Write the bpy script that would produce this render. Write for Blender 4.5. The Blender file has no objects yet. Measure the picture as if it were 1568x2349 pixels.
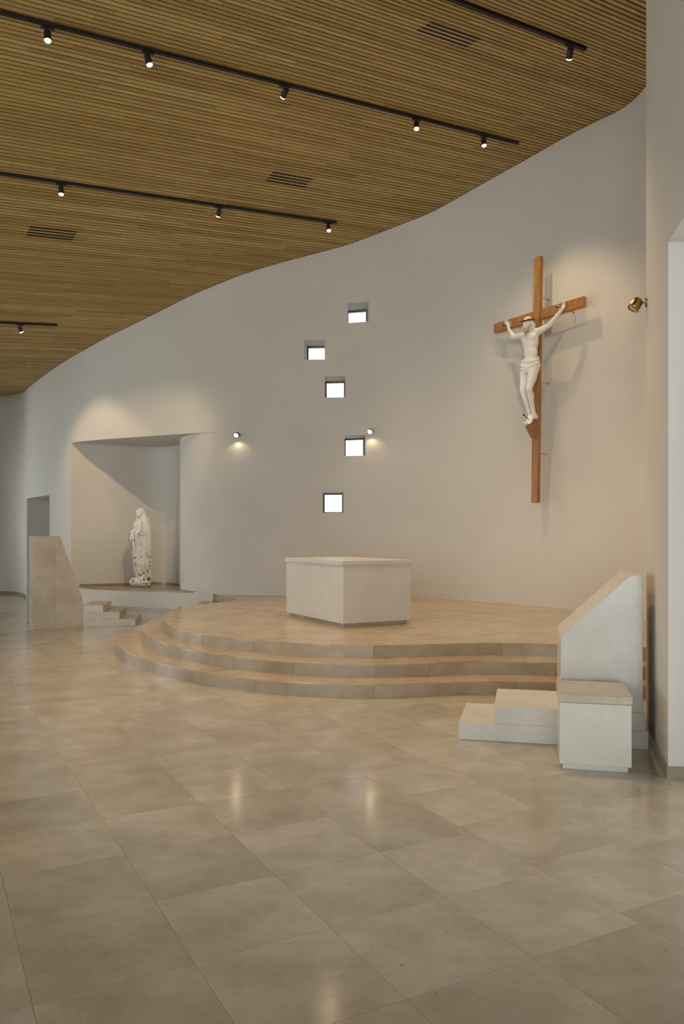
import bpy, bmesh, math, random
from mathutils import Vector, Matrix

random.seed(7)
scene = bpy.context.scene
COL = scene.collection

# ------------------------------------------------------------------ camera
EYE = 1.68                       # eye height in metres
cam_d = bpy.data.cameras.new('camera')
cam_d.sensor_fit = 'VERTICAL'
cam_d.sensor_height = 36.0
cam_d.sensor_width = 24.0
cam_d.lens = 36.0 * 1820.0 / 2349.0
cam_d.shift_y = (1230.0 - 1174.5) / 2349.0
cam_d.clip_end = 200
cam = bpy.data.objects.new('camera', cam_d)
cam.location = (0, 0, EYE)
cam.rotation_euler = (math.radians(90), 0, 0)
COL.objects.link(cam)
scene.camera = cam

# ------------------------------------------------------------------ world (overcast daylight)
SKY = 8.0
world = bpy.data.worlds.new('sky')
scene.world = world
world.use_nodes = True
wn = world.node_tree.nodes
wn['Background'].inputs['Color'].default_value = (0.93, 0.97, 1.0, 1)
wn['Background'].inputs['Strength'].default_value = SKY

scene.view_settings.view_transform = 'Standard'
scene.view_settings.look = 'None'
scene.view_settings.exposure = 0.0
scene.view_settings.gamma = 1.0
scene.view_settings.use_curve_mapping = False
scene.cycles.use_denoising = True
scene.cycles.max_bounces = 6
scene.cycles.diffuse_bounces = 4
scene.cycles.glossy_bounces = 3
scene.cycles.use_adaptive_sampling = True
scene.cycles.adaptive_threshold = 0.1
scene.cycles.use_light_tree = False
scene.cycles.sample_clamp_indirect = 4.0
scene.cycles.caustics_reflective = False
scene.cycles.caustics_refractive = False

SPOT_W = 150.0                   # watts of one track head
WARM = (1.0, 0.75, 0.45)

# ================================================================== helpers
def link(o, parent=None):
    COL.objects.link(o)
    if parent is not None:
        o.parent = parent
    return o

def root_loc(parent):
    p = parent
    while p.parent is not None:
        p = p.parent
    return p.location.copy()

def mesh_obj(name, verts, faces, mat, parent=None, smooth=False, origin=None):
    """one mesh object; verts are world coordinates"""
    if parent is not None:
        o0 = root_loc(parent)
    else:
        o0 = Vector(origin) if origin is not None else Vector((0, 0, 0))
    me = bpy.data.meshes.new(name)
    me.from_pydata([tuple(Vector(v) - o0) for v in verts], [], faces)
    me.update()
    if smooth:
        me.polygons.foreach_set('use_smooth', [True] * len(me.polygons))
    if mat is not None:
        me.materials.append(mat)
    o = bpy.data.objects.new(name, me)
    if parent is None:
        o.location = o0
    return link(o, parent)

def bm_obj(name, bm, mat, parent=None, smooth=False, origin=None):
    bm.normal_update()
    vs = [v.co.copy() for v in bm.verts]
    bm.verts.index_update()
    fs = [[v.index for v in f.verts] for f in bm.faces]
    bm.free()
    return mesh_obj(name, vs, fs, mat, parent, smooth, origin)

def thing(name, loc, label, cat, group=None):
    e = bpy.data.objects.new(name, None)
    e.location = loc
    e.empty_display_size = 0.1
    e['label'] = label
    e['category'] = cat
    if group:
        e['group'] = group
    return link(e)

def structure(o):
    o['kind'] = 'structure'
    return o

def prism(poly, z0, z1):
    """vertical prism over a plan polygon (any winding); returns verts, faces"""
    a = 0
    n = len(poly)
    for i in range(n):
        x0, y0 = poly[i]; x1, y1 = poly[(i + 1) % n]
        a += x0 * y1 - x1 * y0
    if a < 0:
        poly = poly[::-1]
    v = [(p[0], p[1], z0) for p in poly] + [(p[0], p[1], z1) for p in poly]
    f = [list(range(n))[::-1], list(range(n, 2 * n))]
    for i in range(n):
        j = (i + 1) % n
        f.append([i, j, n + j, n + i])
    return v, f

def bevel_prism(name, poly, z0, z1, mat, parent, b=0.004):
    v, f = prism(poly, z0, z1)
    bm = bmesh.new()
    bv = [bm.verts.new(p) for p in v]
    for q in f:
        bm.faces.new([bv[i] for i in q])
    if b > 0:
        bmesh.ops.bevel(bm, geom=bm.edges[:], offset=b, segments=1, affect='EDGES', clamp_overlap=True)
    return bm_obj(name, bm, mat, parent)

def frame_pts(o, e1, e2, pts):
    return [(o[0] + e1[0] * a + e2[0] * b, o[1] + e1[1] * a + e2[1] * b) for a, b in pts]

def rect(o, e1, e2, a0, a1, b0, b1):
    return frame_pts(o, e1, e2, [(a0, b0), (a1, b0), (a1, b1), (a0, b1)])

def catmull(pts, step):
    """uniformly resampled centripetal-ish Catmull-Rom through plan points"""
    out = []
    n = len(pts)
    P = [Vector(p) for p in pts]
    for i in range(n - 1):
        p0 = P[max(i - 1, 0)]; p1 = P[i]; p2 = P[i + 1]; p3 = P[min(i + 2, n - 1)]
        d1 = max((p1 - p0).length, 1e-3) ** .5
        d2 = max((p2 - p1).length, 1e-3) ** .5
        d3 = max((p3 - p2).length, 1e-3) ** .5
        if i == 0: m1 = (p2 - p1)
        else: m1 = ((p1 - p0) / d1 - (p2 - p0) / (d1 + d2) + (p2 - p1) / d2) * d2
        if i == n - 2: m2 = (p2 - p1)
        else: m2 = ((p2 - p1) / d2 - (p3 - p1) / (d2 + d3) + (p3 - p2) / d3) * d2
        k = max(1, int(round((p2 - p1).length / step)))
        for j in range(k):
            t = j / k
            q = (2*t**3 - 3*t*t + 1) * p1 + (t**3 - 2*t*t + t) * m1 + (-2*t**3 + 3*t*t) * p2 + (t**3 - t*t) * m2
            out.append(q)
    out.append(P[-1])
    return out

def clip_convex(subject, clip):
    """Sutherland-Hodgman: subject polygon clipped by a convex ccw polygon"""
    out = [tuple(p) for p in subject]
    n = len(clip)
    for i in range(n):
        ax, ay = clip[i]; bx, by = clip[(i + 1) % n]
        inp, out = out, []
        if not inp:
            return []
        def side(p):
            return (bx - ax) * (p[1] - ay) - (by - ay) * (p[0] - ax)
        for k in range(len(inp)):
            c = inp[k]; pv = inp[k - 1]
            sc, sp = side(c), side(pv)
            if (sc >= 0) != (sp >= 0):
                t = sp / (sp - sc)
                out.append((pv[0] + (c[0] - pv[0]) * t, pv[1] + (c[1] - pv[1]) * t))
            if sc >= 0:
                out.append(c)
    res = []
    for p in out:
        if not res or math.hypot(p[0] - res[-1][0], p[1] - res[-1][1]) > 1e-4:
            res.append(p)
    if len(res) > 2 and math.hypot(res[0][0] - res[-1][0], res[0][1] - res[-1][1]) < 1e-4:
        res.pop()
    return res

def area2(p):
    return 0.5 * sum(p[i][0] * p[(i + 1) % len(p)][1] - p[(i + 1) % len(p)][0] * p[i][1] for i in range(len(p)))

def inside(p, poly):
    c = False
    j = len(poly) - 1
    for i in range(len(poly)):
        xi, yi = poly[i][0], poly[i][1]; xj, yj = poly[j][0], poly[j][1]
        if (yi > p[1]) != (yj > p[1]) and p[0] < (xj - xi) * (p[1] - yi) / (yj - yi) + xi:
            c = not c
        j = i
    return c

def tube(bm, path, rads, seg=10, cap=True):
    """swept round tube through 3-D points"""
    path = [Vector(p) for p in path]
    if not hasattr(rads, '__len__'):
        rads = [rads] * len(path)
    rings = []
    prev_n = None
    for i, p in enumerate(path):
        d = (path[min(i + 1, len(path) - 1)] - path[max(i - 1, 0)]).normalized()
        if prev_n is None:
            up = Vector((0, 0, 1)) if abs(d.z) < .9 else Vector((1, 0, 0))
            n = d.cross(up).normalized()
        else:
            n = (prev_n - d * prev_n.dot(d)).normalized()
        prev_n = n
        b = d.cross(n)
        rings.append([bm.verts.new(p + (n * math.cos(2*math.pi*k/seg) + b * math.sin(2*math.pi*k/seg)) * rads[i]) for k in range(seg)])
    for i in range(len(rings) - 1):
        for k in range(seg):
            bm.faces.new([rings[i][k], rings[i][(k+1) % seg], rings[i+1][(k+1) % seg], rings[i+1][k]])
    if cap:
        bm.faces.new(rings[0][::-1]); bm.faces.new(rings[-1])

def lathe(bm, o, axis, prof, seg=24, cap0=True, cap1=False):
    """surface of revolution; prof = [(height along axis, radius)]"""
    o = Vector(o); d = Vector(axis).normalized()
    up = Vector((0, 0, 1)) if abs(d.z) < .9 else Vector((1, 0, 0))
    n = d.cross(up).normalized(); b = d.cross(n)
    rings = [[bm.verts.new(o + d * h + (n * math.cos(2*math.pi*k/seg) + b * math.sin(2*math.pi*k/seg)) * r) for k in range(seg)] for h, r in prof]
    for i in range(len(rings) - 1):
        for k in range(seg):
            bm.faces.new([rings[i][k], rings[i][(k+1) % seg], rings[i+1][(k+1) % seg], rings[i+1][k]])
    if cap0: bm.faces.new(rings[0][::-1])
    if cap1: bm.faces.new(rings[-1])

def ellipsoid(bm, c, rx, ry, rz, rot=None, seg=20, rings=12):
    M = Matrix.Translation(Vector(c)) @ (rot.to_4x4() if rot is not None else Matrix.Identity(4)) @ Matrix.Diagonal((rx, ry, rz, 1))
    bmesh.ops.create_uvsphere(bm, u_segments=seg, v_segments=rings, radius=1.0, matrix=M)

def bone(bm, p0, r0, p1, r1, seg=14):
    """closed tapered limb with round ends"""
    p0 = Vector(p0); p1 = Vector(p1)
    d = (p1 - p0).normalized()
    path, rad = [], []
    for k in range(5):
        a = math.pi / 2 * (1 - k / 4)
        path.append(p0 - d * (r0 * math.sin(a))); rad.append(max(r0 * math.cos(a), 1e-4))
    for k in range(5):
        a = math.pi / 2 * (k / 4)
        path.append(p1 + d * (r1 * math.sin(a))); rad.append(max(r1 * math.cos(a), 1e-4))
    tube(bm, path, rad, seg)

def remeshed(name, bm, voxel, mat, parent, smooth_it=4, fac=0.5):
    """union of overlapping shells -> one continuous surface"""
    tmp = bpy.data.meshes.new('tmp')
    bmesh.ops.recalc_face_normals(bm, faces=bm.faces[:])
    bm.to_mesh(tmp); bm.free()
    o = bpy.data.objects.new('tmp', tmp)
    COL.objects.link(o)
    m = o.modifiers.new('r', 'REMESH'); m.mode = 'VOXEL'; m.voxel_size = voxel
    s = o.modifiers.new('s', 'SMOOTH'); s.iterations = smooth_it; s.factor = fac
    dg = bpy.context.evaluated_depsgraph_get()
    me = bpy.data.meshes.new_from_object(o.evaluated_get(dg))
    bpy.data.objects.remove(o); bpy.data.meshes.remove(tmp)
    loc = root_loc(parent) if parent is not None else Vector((0, 0, 0))
    me.transform(Matrix.Translation(-loc))
    me.name = name
    me.materials.clear(); me.materials.append(mat)
    me.polygons.foreach_set('use_smooth', [True] * len(me.polygons))
    r = bpy.data.objects.new(name, me)
    return link(r, parent)

# ================================================================== materials
def new_mat(name):
    m = bpy.data.materials.new(name)
    m.use_nodes = True
    nt = m.node_tree
    b = nt.nodes['Principled BSDF']
    return m, nt, b

def N(nt, t, **kw):
    n = nt.nodes.new(t)
    for k, v in kw.items():
        if k in n.inputs:
            n.inputs[k].default_value = v
        else:
            setattr(n, k, v)
    return n

def ramp(nt, fac, stops):
    r = nt.nodes.new('ShaderNodeValToRGB')
    e = r.color_ramp.elements
    while len(e) < len(stops):
        e.new(0.5)
    for i, (p, c) in enumerate(stops):
        e[i].position = p
        e[i].color = (c[0], c[1], c[2], 1)
    nt.links.new(fac, r.inputs[0])
    return r.outputs[0]

def mixc(nt, fac, a, b, mode='MIX'):
    m = nt.nodes.new('ShaderNodeMix')
    m.data_type = 'RGBA'
    m.blend_type = mode
    for sock, val in ((m.inputs[0], fac), (m.inputs[6], a), (m.inputs[7], b)):
        if hasattr(val, 'links') or hasattr(val, 'is_linked'):
            nt.links.new(val, sock)
        elif isinstance(val, (int, float)):
            sock.default_value = val
        else:
            sock.default_value = (val[0], val[1], val[2], 1)
    return m.outputs[2]

def mathn(nt, op, a, b=None):
    m = nt.nodes.new('ShaderNodeMath'); m.operation = op
    for i, val in enumerate((a, b)):
        if val is None:
            continue
        if isinstance(val, (int, float)):
            m.inputs[i].default_value = val
        else:
            nt.links.new(val, m.inputs[i])
    return m.outputs[0]

def bump(nt, b, height, strength, dist=0.01):
    n = N(nt, 'ShaderNodeBump', Strength=strength, Distance=dist)
    nt.links.new(height, n.inputs['Height'])
    nt.links.new(n.outputs[0], b.inputs['Normal'])

def plain(name, col, rough=0.5, metal=0.0, emit=None, es=0.0):
    m, nt, b = new_mat(name)
    b.inputs['Base Color'].default_value = (*col, 1)
    b.inputs['Roughness'].default_value = rough
    b.inputs['Metallic'].default_value = metal
    if emit:
        b.inputs['Emission Color'].default_value = (*emit, 1)
        b.inputs['Emission Strength'].default_value = es
    return m

def stone(name, base, dark, light, rough, island=0.0, vein=0.25, pit=0.25, scale=1.0, streak=0.30):
    """limestone: cloudy tone, fine pale veins, small dark pits; island = tone step from slab to slab"""
    m, nt, b = new_mat(name)
    geo = N(nt, 'ShaderNodeNewGeometry')
    oi = N(nt, 'ShaderNodeObjectInfo')
    rnd = mathn(nt, 'FRACT', mathn(nt, 'ADD', geo.outputs['Random Per Island'], oi.outputs['Random']))
    off = N(nt, 'ShaderNodeVectorMath', operation='SCALE')
    off.inputs[0].default_value = (31.0, 17.0, 9.0)
    nt.links.new(rnd, off.inputs['Scale'])
    pos = N(nt, 'ShaderNodeVectorMath', operation='ADD')
    nt.links.new(geo.outputs['Position'], pos.inputs[0])
    if island > 0:
        nt.links.new(off.outputs[0], pos.inputs[1])
    n1 = N(nt, 'ShaderNodeTexNoise', Scale=2.2 * scale, Detail=6.0, Roughness=0.62)
    nt.links.new(pos.outputs[0], n1.inputs['Vector'])
    c = ramp(nt, n1.outputs[0], [(0.3, dark), (0.5, base), (0.72, light)])
    if island > 0:
        k = mathn(nt, 'ADD', mathn(nt, 'MULTIPLY', rnd, island), 1.0 - island * .6)
        cc = N(nt, 'ShaderNodeCombineColor')
        for i in range(3):
            nt.links.new(k, cc.inputs[i])
        c = mixc(nt, 1.0, c, cc.outputs[0], 'MULTIPLY')
    # streaky bedding
    mp = N(nt, 'ShaderNodeMapping')
    mp.inputs['Scale'].default_value = (1.2, 6.0, 6.0)
    mp.inputs['Rotation'].default_value = (0, 0, math.radians(-62))
    nt.links.new(pos.outputs[0], mp.inputs['Vector'])
    n2 = N(nt, 'ShaderNodeTexNoise', Scale=3.0 * scale, Detail=5.0, Roughness=0.7)
    nt.links.new(mp.outputs[0], n2.inputs['Vector'])
    f2 = ramp(nt, n2.outputs[0], [(0.42, (0, 0, 0)), (0.75, (1, 1, 1))])
    c = mixc(nt, mathn(nt, 'MULTIPLY', f2, streak), c, dark)
    # thin pale veins
    n3 = N(nt, 'ShaderNodeTexNoise', Scale=1.7 * scale, Detail=4.0, Roughness=0.6, Distortion=1.2)
    nt.links.new(pos.outputs[0], n3.inputs['Vector'])
    f3 = ramp(nt, n3.outputs[0], [(0.485, (0, 0, 0)), (0.5, (1, 1, 1)), (0.515, (0, 0, 0))])
    n4 = N(nt, 'ShaderNodeTexNoise', Scale=3.1 * scale, Detail=2.0)
    nt.links.new(pos.outputs[0], n4.inputs['Vector'])
    f4 = ramp(nt, n4.outputs[0], [(0.5, (0, 0, 0)), (0.62, (1, 1, 1))])
    c = mixc(nt, mathn(nt, 'MULTIPLY', mathn(nt, 'MULTIPLY', f3, f4), vein), c, light)
    # small dark pits
    n5 = N(nt, 'ShaderNodeTexNoise', Scale=34.0 * scale, Detail=3.0, Roughness=0.6)
    nt.links.new(pos.outputs[0], n5.inputs['Vector'])
    f5 = ramp(nt, n5.outputs[0], [(0.66, (0, 0, 0)), (0.74, (1, 1, 1))])
    c = mixc(nt, mathn(nt, 'MULTIPLY', f5, pit), c, tuple(x * .35 for x in dark))
    nt.links.new(c, b.inputs['Base Color'])
    rr = mathn(nt, 'ADD', mathn(nt, 'MULTIPLY', n2.outputs[0], rough * .2), rough * .88)
    nt.links.new(rr, b.inputs['Roughness'])
    bump(nt, b, n1.outputs[0], 0.012, 0.003)
    return m

# direction of the ceiling slats in plan, and across them
SU = Vector((0.82639, 0.56310)); SV = Vector((-0.56310, 0.82639))

def wood_slat():
    m, nt, b = new_mat('slat_wood')
    geo = N(nt, 'ShaderNodeNewGeometry'); oi = N(nt, 'ShaderNodeObjectInfo')
    d = N(nt, 'ShaderNodeVectorMath', operation='DOT_PRODUCT')
    d.inputs[1].default_value = (SU.x, SU.y, 0)
    nt.links.new(geo.outputs['Position'], d.inputs[0])
    s = mathn(nt, 'ADD', d.outputs['Value'], mathn(nt, 'MULTIPLY', oi.outputs['Random'], 2.4))
    cell = mathn(nt, 'FLOOR', mathn(nt, 'DIVIDE', s, 2.4))
    wnz = N(nt, 'ShaderNodeTexWhiteNoise', noise_dimensions='2D')
    cv = N(nt, 'ShaderNodeCombineXYZ')
    nt.links.new(cell, cv.inputs[0])
    nt.links.new(mathn(nt, 'MULTIPLY', oi.outputs['Random'], 100.0), cv.inputs[1])
    nt.links.new(cv.outputs[0], wnz.inputs['Vector'])
    c = ramp(nt, wnz.outputs['Value'], [(0.0, (0.37, 0.245, 0.078)), (0.5, (0.47, 0.33, 0.112)), (1.0, (0.56, 0.415, 0.16))])
    cg = N(nt, 'ShaderNodeCombineXYZ')
    nt.links.new(mathn(nt, 'MULTIPLY', s, 1.6), cg.inputs[0])
    dv = N(nt, 'ShaderNodeVectorMath', operation='DOT_PRODUCT')
    dv.inputs[1].default_value = (SV.x, SV.y, 0)
    nt.links.new(geo.outputs['Position'], dv.inputs[0])
    nt.links.new(mathn(nt, 'MULTIPLY', dv.outputs['Value'], 60.0), cg.inputs[1])
    g = N(nt, 'ShaderNodeTexNoise', Scale=1.0, Detail=4.0)
    nt.links.new(cg.outputs[0], g.inputs['Vector'])
    f = ramp(nt, g.outputs[0], [(0.35, (0, 0, 0)), (0.7, (1, 1, 1))])
    c = mixc(nt, mathn(nt, 'MULTIPLY', f, 0.35), c, (0.28, 0.17, 0.06))
    nt.links.new(c, b.inputs['Base Color'])
    b.inputs['Roughness'].default_value = 0.5
    return m

def wood_beam():
    m, nt, b = new_mat('cross_wood')
    tc = N(nt, 'ShaderNodeTexCoord'); oi = N(nt, 'ShaderNodeObjectInfo')
    mp = N(nt, 'ShaderNodeMapping')
    mp.inputs['Scale'].default_value = (9, 9, 1.1)
    nt.links.new(tc.outputs['Object'], mp.inputs['Vector'])
    n1 = N(nt, 'ShaderNodeTexNoise', Scale=2.4, Detail=6.0, Roughness=0.6, Distortion=0.7)
    nt.links.new(mp.outputs[0], n1.inputs['Vector'])
    c = ramp(nt, n1.outputs[0], [(0.3, (0.24, 0.105, 0.03)), (0.5, (0.37, 0.175, 0.052)), (0.75, (0.47, 0.25, 0.085))])
    nt.links.new(c, b.inputs['Base Color'])
    b.inputs['Roughness'].default_value = 0.42
    bump(nt, b, n1.outputs[0], 0.08, 0.003)
    return m

def plaster():
    m, nt, b = new_mat('white_plaster')
    geo = N(nt, 'ShaderNodeNewGeometry')
    n1 = N(nt, 'ShaderNodeTexNoise', Scale=0.9, Detail=4.0)
    nt.links.new(geo.outputs['Position'], n1.inputs['Vector'])
    c = ramp(nt, n1.outputs[0], [(0.3, (0.62, 0.582, 0.532)), (0.7, (0.655, 0.615, 0.565))])
    nt.links.new(c, b.inputs['Base Color'])
    b.inputs['Roughness'].default_value = 0.85
    n2 = N(nt, 'ShaderNodeTexNoise', Scale=26.0, Detail=4.0)
    nt.links.new(geo.outputs['Position'], n2.inputs['Vector'])
    bump(nt, b, n2.outputs[0], 0.05, 0.004)
    return m

def marble_white(name, weather=False):
    m, nt, b = new_mat(name)
    geo = N(nt, 'ShaderNodeNewGeometry')
    n1 = N(nt, 'ShaderNodeTexNoise', Scale=5.0, Detail=4.0)
    nt.links.new(geo.outputs['Position'], n1.inputs['Vector'])
    c = ramp(nt, n1.outputs[0], [(0.3, (0.74, 0.72, 0.69)), (0.7, (0.84, 0.82, 0.79))])
    if weather:
        sep = N(nt, 'ShaderNodeSeparateXYZ')
        nt.links.new(geo.outputs['Position'], sep.inputs[0])
        # worn dark pitting covers the lower half of the robe and the rock
        hz = ramp(nt, mathn(nt, 'DIVIDE', mathn(nt, 'SUBTRACT', sep.outputs[2], 0.49), 1.9),
                  [(0.0, (1, 1, 1)), (0.36, (1, 1, 1)), (0.54, (0, 0, 0))])
        n2 = N(nt, 'ShaderNodeTexNoise', Scale=15.0, Detail=3.0, Roughness=0.6)
        nt.links.new(geo.outputs['Position'], n2.inputs['Vector'])
        f = ramp(nt, n2.outputs[0], [(0.565, (0, 0, 0)), (0.61, (1, 1, 1))])
        c = mixc(nt, mathn(nt, 'MULTIPLY', f, hz), c, (0.13, 0.105, 0.075))
        n3 = N(nt, 'ShaderNodeTexNoise', Scale=4.0, Detail=3.0)
        nt.links.new(geo.outputs['Position'], n3.inputs['Vector'])
        f3 = ramp(nt, n3.outputs[0], [(0.45, (0, 0, 0)), (0.65, (1, 1, 1))])
        c = mixc(nt, mathn(nt, 'MULTIPLY', mathn(nt, 'MULTIPLY', f3, hz), .5), c, (0.6, 0.55, 0.45))
    nt.links.new(c, b.inputs['Base Color'])
    b.inputs['Roughness'].default_value = 0.5
    return m

def glass_pane(name='window_glass', tint=(0.93, 0.955, 0.95)):
    m, nt, b = new_mat(name)
    nt.nodes.remove(b)
    out = nt.nodes['Material Output']
    tr = N(nt, 'ShaderNodeBsdfTransparent')
    tr.inputs[0].default_value = (*tint, 1)
    gl = N(nt, 'ShaderNodeBsdfGlossy', Roughness=0.03)
    fr = N(nt, 'ShaderNodeFresnel', IOR=1.45)
    mx = N(nt, 'ShaderNodeMixShader')
    nt.links.new(fr.outputs[0], mx.inputs[0])
    nt.links.new(tr.outputs[0], mx.inputs[1])
    nt.links.new(gl.outputs[0], mx.inputs[2])
    nt.links.new(mx.outputs[0], out.inputs[0])
    return m

M_PLASTER = plaster()
M_FLOOR = stone('floor_limestone', (0.465, 0.408, 0.333), (0.38, 0.327, 0.258), (0.565, 0.51, 0.435), 0.14, island=0.20, vein=0.28, pit=0.45)
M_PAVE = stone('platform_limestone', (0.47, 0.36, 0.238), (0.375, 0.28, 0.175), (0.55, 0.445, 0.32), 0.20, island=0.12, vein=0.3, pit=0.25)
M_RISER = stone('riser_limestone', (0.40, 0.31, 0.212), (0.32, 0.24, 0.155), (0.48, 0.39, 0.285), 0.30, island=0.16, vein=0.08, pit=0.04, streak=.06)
M_ALTAR = stone('altar_limestone', (0.61, 0.58, 0.53), (0.565, 0.53, 0.475), (0.65, 0.62, 0.575), 0.3, vein=0.03, pit=0.07, scale=.8, streak=.03)
M_WHITE = stone('pale_limestone', (0.66, 0.62, 0.55), (0.60, 0.555, 0.48), (0.72, 0.685, 0.625), 0.16, vein=0.06, pit=0.25, scale=.9, streak=.12)
M_AMBO = stone('ambo_limestone', (0.56, 0.475, 0.365), (0.47, 0.39, 0.29), (0.66, 0.58, 0.47), 0.22, island=0.14, vein=0.3, pit=0.25)
M_SKIRT = stone('skirting_stone', (0.33, 0.275, 0.205), (0.27, 0.22, 0.16), (0.40, 0.34, 0.265), 0.25)
M_SHELF = stone('niche_shelf_stone', (0.30, 0.225, 0.15), (0.24, 0.175, 0.11), (0.36, 0.285, 0.205), 0.2)
M_GROUT = plain('grout', (0.46, 0.39, 0.30), 0.6)
M_SLAT = wood_slat()
M_BACK = plain('ceiling_backing', (0.034, 0.019, 0.008), 0.9)
M_EDGE = plain('edge_wood', (0.17, 0.105, 0.04), 0.6)
M_WOOD = wood_beam()
M_BLACK = plain('black_metal', (0.012, 0.012, 0.013), 0.45)
M_SLOT = plain('vent_black', (0.006, 0.005, 0.004), 0.8)
M_BRASS = plain('brushed_brass', (0.36, 0.235, 0.07), 0.32, 1.0)
M_STEEL = plain('bracket_paint', (0.50, 0.43, 0.32), 0.5)
M_LENS = plain('lamp_lens', (1, .95, .85), 0.4, 0.0, (1.0, 0.90, 0.72), 9.0)
M_LENS.cycles.emission_sampling = 'NONE'
M_LENS_OFF = plain('lamp_lens_off', (.5, .5, .48), 0.3)
M_FRAME = plain('window_frame', (0.15, 0.155, 0.145), 0.5)
M_GLASS = glass_pane()
M_GLASS_TINT = glass_pane('tinted_window_glass', (0.56, 0.575, 0.59))
M_DOOR = plain('grey_door', (0.42, 0.42, 0.41), 0.6)
M_MARBLE = marble_white('white_marble')
M_STATUE = marble_white('weathered_marble', True)
M_BEARD = plain('ochre_stain', (0.52, 0.44, 0.27), 0.8)
M_CAP = plain('cream_stain', (0.72, 0.60, 0.40), 0.7)
M_THORN = plain('thorn_crown', (0.10, 0.075, 0.03), 0.8)
M_IRON = plain('iron_nail', (0.055, 0.045, 0.032), 0.5, 0.6)

# ================================================================== ceiling surface
GK = [(-20, 6.75), (3, 6.75), (4, 6.77), (5, 6.83), (6, 7.0), (7, 7.221), (8, 7.367), (9, 7.419), (10, 7.389),
      (11, 7.289), (12, 7.132), (13, 6.929), (14, 6.693), (15, 6.434), (16, 6.166), (17, 5.9), (18, 5.649),
      (19, 5.423), (20, 5.29), (21, 5.22), (22, 5.19), (23, 5.205), (24, 5.25), (25, 5.32), (26, 5.38), (40, 5.6)]
def _tan(i):
    a = max(i - 1, 0); b = min(i + 1, len(GK) - 1)
    return (GK[b][1] - GK[a][1]) / (GK[b][0] - GK[a][0])
def wave(t):
    i = 0
    while i < len(GK) - 2 and t > GK[i + 1][0]:
        i += 1
    h = GK[i + 1][0] - GK[i][0]; q = (t - GK[i][0]) / h
    return ((2*q**3 - 3*q*q + 1) * GK[i][1] + (q**3 - 2*q*q + q) * h * _tan(i)
            + (-2*q**3 + 3*q*q) * GK[i + 1][1] + (q**3 - q*q) * h * _tan(i + 1))
RISE = 0.1009                     # the slats climb by a tenth towards the right
def ceil_st(s, t):
    return RISE * s + wave(t)
def ceil_xy(x, y):
    p = Vector((x, y))
    return ceil_st(p.dot(SU), p.dot(SV))
def st_xy(s, t):
    return SU * s + SV * t

# ================================================================== plan of the curved wall
MAIN = [(-13.0, 23.75), (-11.5, 23.6), (-10.5, 23.42), (-9.95, 23.25), (-9.5, 22.98), (-9.04, 22.47), (-8.49, 21.49),
        (-7.43, 19.92), (-6.52, 18.92), (-5.49, 18.21), (-4.88, 17.90), (-4.01, 17.48), (-3.30, 17.14), (-2.62, 16.90),
        (-1.92, 16.71), (-1.19, 16.62), (-0.47, 16.57), (0.18, 16.49), (1.21, 16.13), (1.82, 15.85), (2.80, 14.93),
        (3.39, 14.24), (3.73, 13.73), (4.14, 13.07), (4.39, 12.63), (4.47, 12.14), (4.45, 11.64), (4.33, 10.6),
        (4.0, 9.55), (3.5, 8.5), (2.98, 7.6), (2.655, 6.93)]
RIGHT = [(2.655, 6.93), (2.46, 6.25), (2.26, 5.50), (2.17, 4.9), (2.13, 4.0), (2.15, 3.2), (2.25, 1.0), (2.4, -2.0), (2.5, -7.0)]
X_LEFT = -13.0
Y_REAR = -7.0
main_pl = catmull(MAIN, 0.16)
right_pl = catmull(RIGHT, 0.2)
ROOM = [tuple(p) for p in main_pl] + [tuple(p) for p in right_pl[1:]] + [(X_LEFT, Y_REAR)]

def normals_out(pl, sgn=1):
    """unit normals in plan pointing away from the room (room lies to the right of a left-to-right walk)"""
    res = []
    for i in range(len(pl)):
        d = (pl[min(i + 1, len(pl) - 1)] - pl[max(i - 1, 0)]).normalized()
        res.append(Vector((-d.y, d.x)) * sgn)
    return res

def insert_at(pl, test):
    """insert a vertex where scalar function test changes sign; returns nothing if already there"""
    for i in range(len(pl) - 1):
        a, b = test(pl[i]), test(pl[i + 1])
        if abs(a) < 1e-5:
            return
        if a * b < 0:
            pl.insert(i + 1, pl[i] + (pl[i + 1] - pl[i]) * (a / (a - b)))
            return

# windows of the altar wall: x range, sill, head, sideways lean of the opening per metre of depth
WINS = [(0.118, 0.556, 6.115, 6.525, -0.34), (-0.790, -0.362, 5.372, 5.780, -0.02), (-0.363, 0.070, 4.575, 5.012, -0.13),
        (0.055, 0.490, 3.350, 3.777, -0.26), (-0.410, 0.027, 2.172, 2.602, -0.08)]
WALL_T = 0.78
GLASS_D = 0.57
NICHE_TOP = 3.90
LEDGE = 0.49
NICHE_L = (-6.43, 18.85); NICHE_R = (-2.30, 16.80)
DOOR_X = (-8.62, -7.26); DOOR_H = 2.70; DOOR_D = 1.5

for w in WINS:
    insert_at(main_pl, lambda p, a=w[0]: (p.x - a) if p.y > 12 else 1.0)
    insert_at(main_pl, lambda p, a=w[1]: (p.x - a) if p.y > 12 else 1.0)
for xx in (NICHE_L[0], NICHE_R[0], DOOR_X[0], DOOR_X[1]):
    insert_at(main_pl, lambda p, a=xx: (p.x - a) if p.y > 12 else 1.0)

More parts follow.
